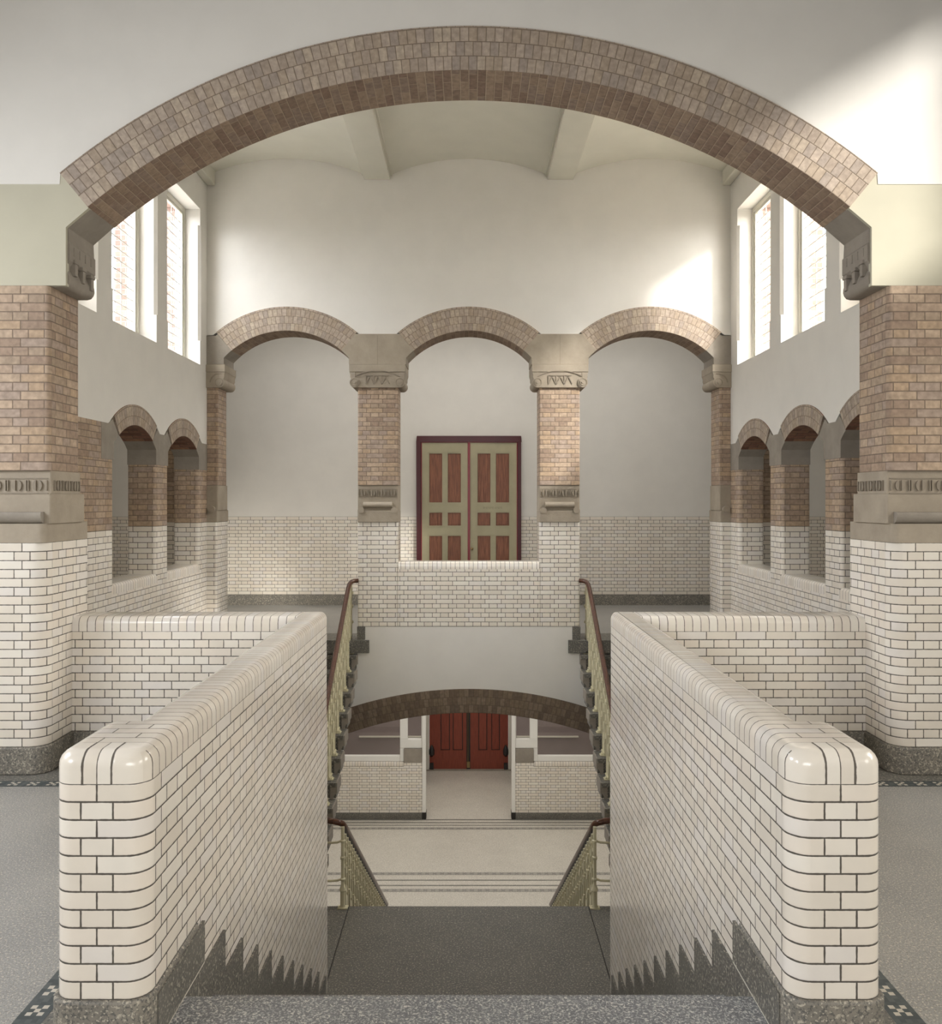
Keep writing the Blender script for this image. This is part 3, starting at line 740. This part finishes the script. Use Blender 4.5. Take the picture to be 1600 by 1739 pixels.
# ---------------------------------------------------------------- parapets either side of the stair
PZ0, PZ1 = ZP+12*CB, 1.060
for s, side in SIDES:
    lab = 'white glazed-brick parapet with rounded end post, %s of the descending stair' % side
    t = thing('stair_parapet', lab, 'parapet', (s*1.25, 3.2, 0), 'stair parapets')
    pts = [(1.338, 3.43), (1.460, 3.43), (1.460, 2.963), (1.125, 2.963), (1.125, 6.76), (1.338, 6.76)]
    rad = [0, .075, .075, .075, .05, 0]
    raw = rpoly(pts, rad, 8)
    ie = next(i for i in range(len(raw)-1) if abs(raw[i][1]-2.963) < 1e-6 and abs(raw[i+1][1]-2.963) < 1e-6)
    raw[ie+1:ie+1] = [(1.300+q, 2.963) for q in (.065, .03, 0, -.03, -.065)]
    plan = mx(raw, s)
    per = 0; uj = None
    for i in range(len(raw)-1):
        a, b = raw[i], raw[i+1]
        if abs(a[1]-2.963) < 1e-6 and abs(b[1]-2.963) < 1e-6 and uj is None: uj = per+(a[0]-1.300)
        per += math.hypot(b[0]-a[0], b[1]-a[1])
        if abs(b[0]-1.125) < 1e-6 and abs(a[0]-1.125) > 1e-6 and b[1] < 4: pin = (per, b[1])
    u0 = -uj
    def uf(u):
        d = abs(u); v = d if d < .065 else (.065+(d-.065)*.62 if d < .235 else .065+.17*.62+d-.235)
        return math.copysign(v, u)
    delta = uf(pin[0]+u0)-pin[1]
    m = MB().prism(plan, ZP, PZ0, u0=u0, uf=uf)
    x0, x1 = sorted((s*1.1255, s*1.336))
    xf = s*1.125
    m.face([(xf, 3.2, -2.4), (xf, 6.71, -2.4), (xf, 6.71, ZP), (xf, 3.2, ZP)], [(y+delta, z) for y, z in ((3.2, -2.4), (6.71, -2.4), (6.71, ZP), (3.2, ZP))])
    m.box(x0, x1, 3.2, 6.75, -2.4, ZP-.001)
    m.build('tiled_body', M_TILE, t, voff=ZP-13*CB+12*CB)
    def fu(x):
        d = x*s-1.300
        return d*CB/.049 if abs(d) <= .0491 else math.copysign(CB+(abs(d)-.049)*.4, d)
    def capuv(co, n, c):
        if c.y < 3.085 and abs(n.z) > .75: return (co.y, fu(co.x))
        if 3.085 < c.y < 3.40 and n.z > .95: return (co.x, co.y-3.085)
        if abs(n.x) > abs(n.y) or abs(n.z) > .75: return (co.x, co.y-3.085)
        return (co.z, fu(co.x))
    cap_mb(plan, PZ0, PZ1, .055).build('rowlock_coping', [M_CAP, M_CAPB], t, uvf=capuv, matf=lambda n, c: 1 if (3.085 < c.y < 3.40 and n.z > .95) else 0,
        cuts=[((0, 3.085, 0), (0, 1, 0)), ((0, 3.085+5*CB, 0), (0, 1, 0)), ((s*1.251, 0, 0), (1, 0, 0)), ((s*1.349, 0, 0), (1, 0, 0))])
    raw2 = rpoly([(1.338, 3.445), (1.475, 3.445), (1.475, 2.948), (1.117, 2.948), (1.117, 3.52), (1.338, 3.52)], [0, .08, .08, .08, 0, 0], 8)
    MB().prism(mx(raw2, s), 0, ZP).build('plinth', M_PLINTH, t, bev=.012)
    # stepped granite skirting beside the stair
    zz = .17; yy = 3.04; pr = [(yy, -.25), (yy, zz)]
    for i in range(11):
        ye = 3.575+.304*i
        pr += [(min(ye, 6.70), zz-.193*i), (min(ye, 6.70), zz-.193*(i+1))]
    pr += [(6.70, zz-.193*11), (6.70, -2.45), (6.3, -2.45), (3.33, -.55)]
    xa, xb = sorted((s*1.112, s*1.13))
    MB().extr(pr, 'x', xa, xb).build('stepped_skirting', M_GRAN, t, smooth=0)
    xa, xb = sorted((s*1.1115, s*1.118)); MB().box(xa, xb, 2.97, 3.57, -.004, .002).build('joint_line', M_JOINT, t)
for s, side in SIDES:
    t = thing('cross_wall', 'white glazed-brick cross wall joining the %s parapet to the great pillar' % side, 'parapet', (s*2.1, 6.6, 0), 'cross walls behind the parapets')
    a, b = sorted((s*1.338, s*3.004))
    m = MB(); m.box(a, b, 6.42, 6.76, ZP, PZ0); m.build('tiled_body', M_TILE, t, voff=ZP-CB+12*CB-12*CB)
    c = MB(); r = .055
    pr = [(6.42, PZ0), (6.42, PZ1-r)]+[(6.42+r-r*cos(pi/2*i/5), PZ1-r+r*sin(pi/2*i/5)) for i in range(1, 6)]+[(6.76-r+r*sin(pi/2*i/5), PZ1-r+r*cos(pi/2*i/5)) for i in range(6)]+[(6.76, PZ0)]
    c.extr(pr, 'x', s*1.31 if s > 0 else -3.004, 3.004 if s > 0 else -1.31).build('rowlock_coping', M_CAP, t, uvf=lambda co, n, c: (co.y+co.z, co.x))
    MB().box(a, b, 6.405, 6.76, 0.0, ZP).build('plinth', M_PLINTH, t, bev=.008)
    a, b = sorted((s*1.34, s*3.63)); tag(MB().box(a, b, 6.5, 6.755, -5.27, -.26).build('wall_%s_under_parapet' % side, M_PLAST), kind='structure')

# ---------------------------------------------------------------- stairs
RS = .193
def copy_to(o, parent, dx, dy, dz):
    c = o.copy(); COL.objects.link(c); c.parent = parent; c.location = o.location+Vector((dx, dy, dz)); return c
t = thing('stair_flight', 'granite stair flight going down between the two white parapets', 'stair', (0, 3.33, 0))
st = MB().box(-1.111, 1.111, 3.634-.03, 3.634+.304, -RS-.19, -RS)
st = MB(); st.box(-1.111, 1.111, 3.335, 3.665, -RS*2+.002, -RS)
s0 = st.build('step', M_GRANL, t, bev=.008)
for i in range(1, 10): copy_to(s0, t, 0, .304*i, -RS*i)
ld = thing('stair_landing', 'dark granite half-landing below the parapets, its slabs divided by fine joints', 'landing', (0, 7.5, -2.123))
LZ = -RS*11
MB().box(-1.20, 1.20, 6.38, 8.5, LZ-.2, LZ).build('landing_slab', M_GRAN, ld, bev=.01)
for s, side in SIDES:
    a, b = sorted((s*1.206, s*3.62)); m = MB(); m.box(a, b, 6.765, 8.5, LZ-.2, LZ)
    a, b = sorted((s*1.52, s*3.62)); m.box(a, b, 8.5, 9.0, LZ-.2, LZ); m.build('side_slab', M_GRAN, ld, bev=.006)
    a, b = sorted((s*1.1, s*1.3)); MB().box(-1.3 if s < 0 else 1.199, -1.199 if s < 0 else 1.3, 6.77, 8.498, LZ-.2, LZ-.006).build('joint_line', M_BLACK, ld)
t = thing('stair_flight', 'lower granite stair flight descending from the half-landing to the ground floor', 'stair', (0, 8.5, LZ))
RS2 = (5.27+LZ)/16
st = MB(); st.box(-1.42, 1.42, 8.505, 8.84, LZ-RS2*2+.002, LZ-RS2); s0 = st.build('step', M_GRAN, t, bev=.008)
for i in range(1, 15): copy_to(s0, t, 0, .3*i, -RS2*i)
for s, side in SIDES:
    t = thing('stair_flight', 'granite side flight rising along the %s wall to the gallery opening' % side, 'stair', (s*2.6, 10.5, -1.0), 'side flights up to the gallery')
    a, b = sorted((s*1.377, s*3.62))
    MB().box(a, b, YD-.03, 12.35, -.172, .008).build('top_slab', M_GRAN, t, bev=.006)
    Y1 = 11.68
    m = MB(); a, b = sorted((s*1.55, s*3.62)); m.box(a, b, Y1, Y1+.33, -RS-.055, -RS); m.box(a, b, Y1+.035, Y1+.31, -RS*2, -RS-.055)
    s0 = m.build('step', M_GRAN, t, bev=.006)
    q = [(1.62, -RS-.004), (1.535, -RS-.004), (1.535, -RS-.13)]+[(1.535+.05*sin(pi/2*i/5), -RS-.13-.07*(1-cos(pi/2*i/5))) for i in range(1, 6)]+[(1.60, -RS-.235), (1.62, -RS-.25)]
    e0 = MB().extr([(x*s, z) for x, z in q], 'y', Y1+.012, Y1+.32).build('step_end', M_STONED, t, bev=.003)
    for i in range(1, 10):
        copy_to(s0, t, 0, -.3*i, -RS*i); copy_to(e0, t, 0, -.3*i, -RS*i)

# ---------------------------------------------------------------- balustrades
def baluster_mb(H, slope, sx):
    m = MB(); w_ = .015
    m.box(-.055, .055, -.045, .045, 0, .012); m.box(-.04, .04, -.032, .032, .012, .03)
    top = lambda y: H+slope*y
    for yb in (-.072, .072):
        m.box(-w_, w_, yb-w_, yb+w_, .03 if yb > 0 else .03, top(yb))
        m.box(-w_-.006, w_+.006, yb-w_-.006, yb+w_+.006, H*.62+slope*yb, H*.62+slope*yb+.022)
        m.box(-w_-.006, w_+.006, yb-w_-.006, yb+w_+.006, top(yb)-.10, top(yb)-.08)
    m.box(-.026, .026, -.09, .09, .03, .05)
    # lower scalloped plate
    q = [(-.072, .05), (.072, .05), (.072, .22+slope*.072)]+[(.072-.144*i/8, .22+slope*(.072-.144*i/8)+.016*(i % 2)) for i in range(1, 8)]+[(-.072, .22-slope*.072)]
    m.extr(q, 'x', -.010, .010)
    # sloping leaf-shaped brackets
    for hz in (.36, .60, .80):
        z0 = H*hz
        q = [(-.15, z0-slope*.15-.02), (0, z0-.045), (.15, z0+slope*.15-.02), (.15, z0+slope*.15+.012), (.05, z0+slope*.05+.03), (0, z0+.035), (-.06, z0-slope*.06+.022), (-.15, z0-slope*.15+.012)]
        m.extr(q, 'x', -.008, .008)
        m.box(-.024, .024, .125, .15, z0+slope*.14-.02, z0+slope*.14+.018)
    for i in range(4):
        m.lathe(sx*.0, -.082, [(0.0, .06+.04*i), (.009, .066+.04*i), (.009, .074+.04*i), (0, .08+.04*i)], 8)
    return m
def add_child(mb, name, mat, parent, at, **k):
    """mesh authored about the origin, placed at a world point under its thing"""
    o = mb.build(name, mat, None, **k); o.parent = parent; o.location = Vector(at)-parent.location; return o
for s, side in SIDES:
    t = thing('balustrade', 'cream iron balustrade with wooden rail on the %s side flight to the gallery' % side, 'balustrade', (s*1.65, 10.4, -1.0), 'side flight balustrades')
    H = .93; b0 = None
    for i in range(1, 11):
        at = (s*1.65, 11.98-.3*i+.13, -RS*i)
        if b0 is None: b0 = add_child(baluster_mb(H, .643, s), 'baluster', M_IRON, t, at)
        else:
            c = b0.copy(); COL.objects.link(c); c.parent = t; c.location = Vector(at)-t.location
    path = [(s*1.65, 8.85, -1.03)]
    for i in range(1, 24): path.append((s*1.65, 8.85+.115*i, -1.03+.074*i))
    yq, zq = path[-1][1], path[-1][2]
    path += [(s*1.648, yq+.10, zq+.065), (s*1.642, yq+.17, zq+.115), (s*1.62, yq+.22, zq+.145), (s*1.585, yq+.25, zq+.155), (s*1.535, yq+.265, zq+.157)]
    MB().tube(path, .031, 12).build('handrail', M_RAIL, t)
    MB().tube([(p[0], p[1], p[2]-.034) for p in path[:-3]], .012, 6).build('rail_bar', M_BLACK, t)
    nw = MB(); nw.lathe(0, 0, [(.05, 0), (.05, .02), (.032, .06), (.032, .22), (.044, .24), (.024, .27), (.024, 1.08)], 12)
    add_child(nw, 'newel_post', M_IRON, t, (s*1.65, 8.83, LZ))
    # lower flight
    t = thing('balustrade', 'cream iron balustrade with dark rail on the %s side of the lower flight' % side, 'balustrade', (s*1.256, 10.0, -3.0), 'lower flight balustrades')
    b0 = None
    for i in range(1, 16):
        at = (s*1.256, 8.5+.3*(i-1)+.17, LZ-RS2*i)
        if b0 is None: b0 = add_child(baluster_mb(.83, -.656, s), 'baluster', M_IRON, t, at)
        else:
            c = b0.copy(); COL.objects.link(c); c.parent = t; c.location = Vector(at)-t.location
    zr = LZ+.85
    path = [(s*1.60, 8.60, zr+.02), (s*1.45, 8.49, zr+.02), (s*1.36, 8.46, zr+.015), (s*1.30, 8.46, zr+.002), (s*1.268, 8.485, zr-.02), (s*1.256, 8.54, zr-.06)]
    for i in range(1, 30): path.append((s*1.256, 8.54+.152*i, zr-.06-.0998*i))
    MB().tube(path, .030, 12).build('handrail', M_RAIL, t)
    MB().tube([(p[0], p[1], p[2]-.033) for p in path[4:]], .010, 6).build('rail_bar', M_BLACK, t)
    nw = MB(); nw.box(-.05, .05, -.035, .035, 0, .012)
    nw.lathe(0, 0, [(.034, .012), (.026, .03), (.026, .17), (.036, .18), (.03, .20), (.018, .23), (.018, .48), (.026, .49), (.026, .51), (.018, .52), (.018, .81)], 12)
    for zz in (.27, .65): nw.lathe(0, 0, [(.018, zz), (.028, zz+.01), (.028, zz+.025), (.018, zz+.035)], 12)
    add_child(nw, 'newel_post', M_IRON, t, (s*1.256, 8.455, LZ))
    for zz in (.28, .66):
        MB().tube([(s*1.256, 8.455, LZ+zz+.015), (s*1.31, 8.455, LZ+zz-.006), (s*1.40, 8.46, LZ+zz-.014), (s*1.50, 8.50, LZ+zz-.014), (s*1.60, 8.60, LZ+zz-.014)], .012, 8).build('guard_bar', M_IRON, t)
    nw = MB(); nw.lathe(0, 0, [(.05, 0), (.05, .02), (.024, .06), (.024, .82)], 12)
    add_child(nw, 'newel_post', M_IRON, t, (s*1.60, 8.60, LZ))

# ---------------------------------------------------------------- lower arch
t = thing('brick_arch', 'low dark brick segmental arch over the way to the red doors', 'arch', (0, 11.97, -1.0))
MB().ring(0, ZL0, RL0, RL1, -tl, tl, YD-.012, YE+.01, 'y', 64).build('brick_ring', [M_VOUSD, M_VOUSD], t)
for s, side in SIDES:
    a, b = sorted((s*2.12, s*3.63)); t = thing('lower_pillar', 'tiled pier under the %s end of the low dark arch' % side, 'pillar', (s*2.8, 12, -5.27), 'piers under the low arch')
    MB().box(a, b, YD+.01, YE-.01, -5.27, -5.1).build('plinth', M_GRAN, t); MB().box(a, b, YD+.02, YE-.02, -5.1, -1.42).build('tiled_body', M_TILE, t, voff=-5.1)

# ---------------------------------------------------------------- doors
M_LETTER = plain('faded_letter_paint', srgb(124, 120, 96), .5)
def door_panels(t, x0, x1, cols, rows, y, mat, name, d=.012):
    for (a, b) in cols:
        for (c, e) in rows:
            p = MB(); p.box(a, b, y+.012, y+.024, c, e); i = .022
            if e-c < .5: p.box(a+i, b-i, y+.006, y+.014, c+i, e-i)
            else: p.box(a+.012, b-.012, y+.009, y+.014, c+.016, e-.016)
            p.build(name, mat, t, bev=.004)
d1 = bpy.data.objects.new('door_1', None); COL.objects.link(d1); d1.location = (.01, 15.7, 0); d1['kind'] = 'structure'
yf = 15.70
fm = MB(); fm.box(-.963, -.885, yf-.03, 15.99, 0, 3.03); fm.box(.905, .970, yf-.03, 15.99, 0, 3.03); fm.box(-.963, .970, yf-.03, 15.99, 3.03, 3.136)
fm.build('door_frame', M_MAROON, d1, bev=.008)
bd = MB(); bd.box(-.885, -.868, yf-.012, yf+.05, 0, 3.03); bd.box(.888, .905, yf-.012, yf+.05, 0, 3.03); bd.box(-.02, .026, yf-.016, yf+.05, 0, 3.03); bd.box(-.885, .905, yf-.010, yf+.05, 3.012, 3.03)
bd.build('door_bead', M_RED, d1, bev=.004)
P_ = lambda px: (px/7.245+690-796.2)/91.5
rows = [(1.905, 2.81), (1.475, 1.714), (.30, 1.284)]
for x0, x1, cc in ((-.868, -.02, ((285, 443), (512, 672))), (.026, .888, ((878, 1035), (1103, 1265)))):
    cols = [(P_(a), P_(b)) for a, b in cc]
    lf = MB(); ys, ye = yf, yf+.05
    xs = [x0]+[q for c in cols for q in c]+[x1]
    for a, b in zip(xs[0::2], xs[1::2]): lf.box(a, b, ys, ye, .012, 3.012)
    zs = [.012]+[q for r_ in sorted(rows) for q in r_]+[3.012]
    for c in cols:
        for a, b in zip(zs[0::2], zs[1::2]): lf.box(c[0], c[1], ys, ye, a, b)
    for c in cols:    # mouldings round the panels
        for (a, b) in rows:
            for q in ((c[0]-.03, c[0]-.018, a-.03, b+.03), (c[1]+.018, c[1]+.03, a-.03, b+.03), (c[0]-.03, c[1]+.03, a-.03, a-.018), (c[0]-.03, c[1]+.03, b+.018, b+.03)):
                lf.box(q[0], q[1], ys-.006, ys+.01, q[2], q[3])
    leaf = lf.build('door_leaf', M_OLIVE, d1, smooth=0)
    door_panels(leaf, x0, x1, cols, rows, yf+.005, M_OAK, 'door_panel')
    if x0 > 0:
        tx = MB(); px_ = (949/7.245+690-796.2)/91.5
        for i in range(13):
            xx = px_+i*.0275
            tx.box(xx, xx+.005, yf-.001, yf+.002, 1.79, 1.822)
            if i % 3 != 1: tx.box(xx+.005, xx+.016, yf-.001, yf+.002, 1.817, 1.822)
            if i % 2 == 0: tx.box(xx+.005, xx+.015, yf-.001, yf+.002, 1.79, 1.795)
            if i % 4 != 3: tx.box(xx+.005, xx+.014, yf-.001, yf+.002, 1.804, 1.808)
        tx.build('faded_lettering', M_LETTER, leaf, smooth=0)
        kn = MB(); kn.lathe(.06, yf-.04, [(0, 1.02), (.02, 1.03), (.026, 1.05), (.02, 1.07), (0, 1.08)], 12); kn.box(.05, .07, yf-.035, yf+.01, 1.04, 1.06)
        kn.build('door_knob', M_BRASS, leaf)
# red doors on the ground floor
d2 = bpy.data.objects.new('door_2', None); COL.objects.link(d2); d2.location = (0, 22.7, -5.27); d2['kind'] = 'structure'
yf = 22.70
fm = MB()
for sg in (-1, 1):
    a, b = sorted((sg*1.06, sg*1.13)); fm.box(a, b, yf-.05, yf+.1, -5.27, -2.7)
fm.box(-1.13, 1.13, yf-.05, yf+.1, -2.78, -2.6); fm.build('door_frame', M_FRAME, d2)
Q_ = lambda px: (px/7.245+700-796.2)/63.5
for x0, x1, cc in ((-1.055, -.06, ((350, 465), (500, 625))), (.04, 1.055, ((815, 925), (975, 1080)))):
    cols = [(Q_(a), Q_(b)) for a, b in cc]; lf = MB(); rows2 = [(-4.745, -3.0)]
    xs = [x0]+[q for c in cols for q in c]+[x1]
    for a, b in zip(xs[0::2], xs[1::2]): lf.box(a, b, yf, yf+.05, -5.25, -2.78)
    for c in cols:
        lf.box(c[0], c[1], yf, yf+.05, -5.25, -4.745); lf.box(c[0], c[1], yf, yf+.05, -3.0, -2.78)
    leaf = lf.build('door_leaf', M_REDW, d2, smooth=0)
    for c in cols:
        p = MB(); p.box(c[0]+.02, c[1]-.02, yf+.012, yf+.04, -4.725, -3.02); p.build('door_panel', M_REDW, leaf, bev=.004)
        p = MB(); p.box(c[0], c[1], yf+.03, yf+.045, -4.745, -3.0); p.build('panel_recess', M_BLACK, leaf)
    sg = -1 if x0 < 0 else 1
    hg = MB(); hg.lathe(sg*.99, yf-.03, [(.02, -4.90), (.07, -4.85), (.075, -4.74), (.05, -4.66), (.015, -4.60)], 12); hg.box(sg*.99-.05, sg*.99+.05, yf-.06, yf+.0, -5.25, -5.08)
    hg.build('door_buffer', M_BLACK, leaf)
MB().box(-.06, .04, yf-.012, yf+.05, -5.25, -2.78).build('meeting_strip', M_BLACK, d2)
rd = MB(); rd.tube([(-.02, yf-.03, -5.1), (-.02, yf-.03, -2.9)], .010, 8); rd.box(-.05, .03, yf-.05, yf-.01, -5.2, -5.04); rd.build('bolt_rod', M_BRASS, d2)
MB().box(-1.13, 1.13, yf-.10, yf+.05, -5.27, -5.245).build('threshold', M_STONED, d2)
tag(MB().box(-4.7, -1.135, 22.7, 22.9, -5.27, -.45).build('wall_entrance_left', M_MAUVE), kind='structure')
tag(MB().box(1.135, 4.7, 22.7, 22.9, -5.27, -.45).build('wall_entrance_right', M_MAUVE), kind='structure')
tag(MB().box(-1.135, 1.135, 22.72, 22.9, -2.6, -.45).build('wall_entrance', M_MAUVE), kind='structure')

# ---------------------------------------------------------------- entrance screen with inner windows
ysc = 19.2
for s, side in SIDES:
    t = thing('screen_wall', 'low white tiled wall with stone block, %s of the way to the red doors' % side, 'wall', (s*2.4, ysc+.15, -5.27), 'entrance screen walls')
    a, b = sorted((s*1.05, s*4.6))
    MB().box(a, b, ysc-.02, ysc+.3, -5.27, -5.13).build('granite_base', M_GRAN, t, bev=.006)
    m = MB(); m.box(a, b, ysc, ysc+.3, -5.13, -4.09); a2, b2 = sorted((s*1.05, s*1.47)); m.box(a2, b2, ysc, ysc+.3, -4.09, -3.985)
    m.build('tiled_body', M_TILE, t, voff=-5.13)
    a, b = sorted((s*1.47, s*4.6)); MB().box(a, b, ysc-.004, ysc+.3, -4.09, -3.98).build('rowlock_coping', M_CAP, t, bev=.03, seg=3, uvf=lambda co, n, c: (co.y+co.z, co.x))
    a, b = sorted((s*1.06, s*1.47)); MB().box(a, b, ysc-.02, ysc+.3, -3.985, -3.68).build('stone_block', M_STONED, t, bev=.008)
    # window frames
    wn = bpy.data.objects.new('window_%d' % (7 if s < 0 else 8), None); COL.objects.link(wn); wn.location = (s*2.2, ysc+.1, -3.98); wn['kind'] = 'structure'
    f = MB()
    def bx(x0, x1, z0, z1, y0=ysc+.02, y1=ysc+.14):
        a, b = sorted((s*x0, s*x1)); f.box(a, b, y0, y1, z0, z1)
    bx(.97, 1.055, -5.12, -1.0, ysc-.02, ysc+.2)
    bx(1.056, 1.075, -3.47, -1.0); bx(1.385, 1.56, -3.47, -1.0); bx(1.056, 1.56, -3.675, -3.471)
    bx(1.471, 1.56, -3.975, -3.676); bx(1.561, 2.95, -3.975, -3.85); bx(2.85, 2.95, -3.849, -1.0); bx(.97, 4.6, -.999, -.45)
    f.build('window_frame', M_WHITE, wn, bev=.01)
    a, b = sorted((s*1.56, s*2.85)); MB().box(a, b, ysc+.075, ysc+.085, -3.85, -1.0).build('pane', M_GLASS, wn)
    a, b = sorted((s*1.075, s*1.385)); MB().box(a, b, ysc+.075, ysc+.085, -3.47, -1.0).build('pane', M_GLASS, wn)
    a, b = sorted((s*.965, s*1.06)); MB().box(a, b, ysc-.025, ysc+.205, -5.27, -5.12).build('post_foot', M_BLACK, wn)
    a, b = sorted((s*2.95, s*4.6)); tag(MB().box(a, b, ysc, ysc+.3, -3.98, -1.0).build('wall_screen_%s' % side, M_TILE, voff=-3.98), kind='structure')
    a, b = sorted((s*1.14, s*4.5)); m = MB(); m.box(a, b, 21.3, 21.4, -5.27, -.45); a, b = sorted((s*1.14, s*1.24)); m.box(a, b, 21.4, 22.69, -5.27, -.45)
    tag(m.build('wall_vestibule_%s' % side, M_MAUVE), kind='structure')
    a, b = sorted((s*1.2, s*2.75)); tag(MB().box(a, b, 21.24, 21.3, -4.0, -3.97).build('trim_%d' % k, M_FRAME), kind='structure'); k += 1
    a, b = sorted((s*1.2, s*1.6)); tag(MB().box(a, b, 21.24, 21.3, -3.35, -3.22).build('trim_%d' % k, M_BLACK), kind='structure'); k += 1

# ---------------------------------------------------------------- clerestory windows
wi = 1
for s, side in SIDES:
    for (a, b) in WN:
        wn = bpy.data.objects.new('window_%d' % wi, None); COL.objects.link(wn); wn.location = (s*(XW+.25), (a+b)/2, 3.78); wn['kind'] = 'structure'; wi += 1
        f = MB(); x0, x1 = sorted((s*(XW+.20), s*(XW+.27)))
        for q in ((a, a+.05, 3.78, 5.88), (b-.05, b, 3.78, 5.88), (a+.05, b-.05, 3.78, 3.84), (a+.05, b-.05, 5.82, 5.88)): f.box(x0, x1, *q)
        x0, x1 = sorted((s*(XW+.215), s*(XW+.255)))
        for q in ((a+.05, a+.085, 3.84, 5.82), (b-.085, b-.05, 3.84, 5.82), (a+.085, b-.085, 3.84, 3.875), (a+.085, b-.085, 5.785, 5.82)): f.box(x0, x1, *q)
        f.build('window_frame', M_FRAME, wn, bev=.006)
        x0, x1 = sorted((s*(XW+.234), s*(XW+.238))); pn = MB().box(x0, x1, a+.085, b-.085, 3.875, 5.785).build('pane', M_GLASS, wn)
        ld_ = MB(); x0, x1 = sorted((s*(XW+.230), s*(XW+.242)))
        for i in range(1, 6): y = a+.085+(b-a-.17)*i/6; ld_.box(x0, x1, y-.003, y+.003, 3.875, 5.785)
        for i in range(1, 16): z = 3.875+1.91*i/16; ld_.box(x0, x1, a+.085, b-.085, z-.003, z+.003)
        ld_.build('lead_cames', M_LEAD, pn, smooth=0)
    # outside masonry reveals
    e = MB(); x0, x1 = sorted((s*(XW+.34), s*(XW+.48)))
    ya = [YB]+[q for wdw in WN for q in wdw]+[YE]
    for a, b in zip(ya[0::2], ya[1::2]): e.box(x0, x1, a, b, 3.72, 6.1)
    e.box(x0, x1, YB, YE, 5.9, 7.0)
    tag(e.build('wall_%s_outside' % side, M_EXT), kind='structure')
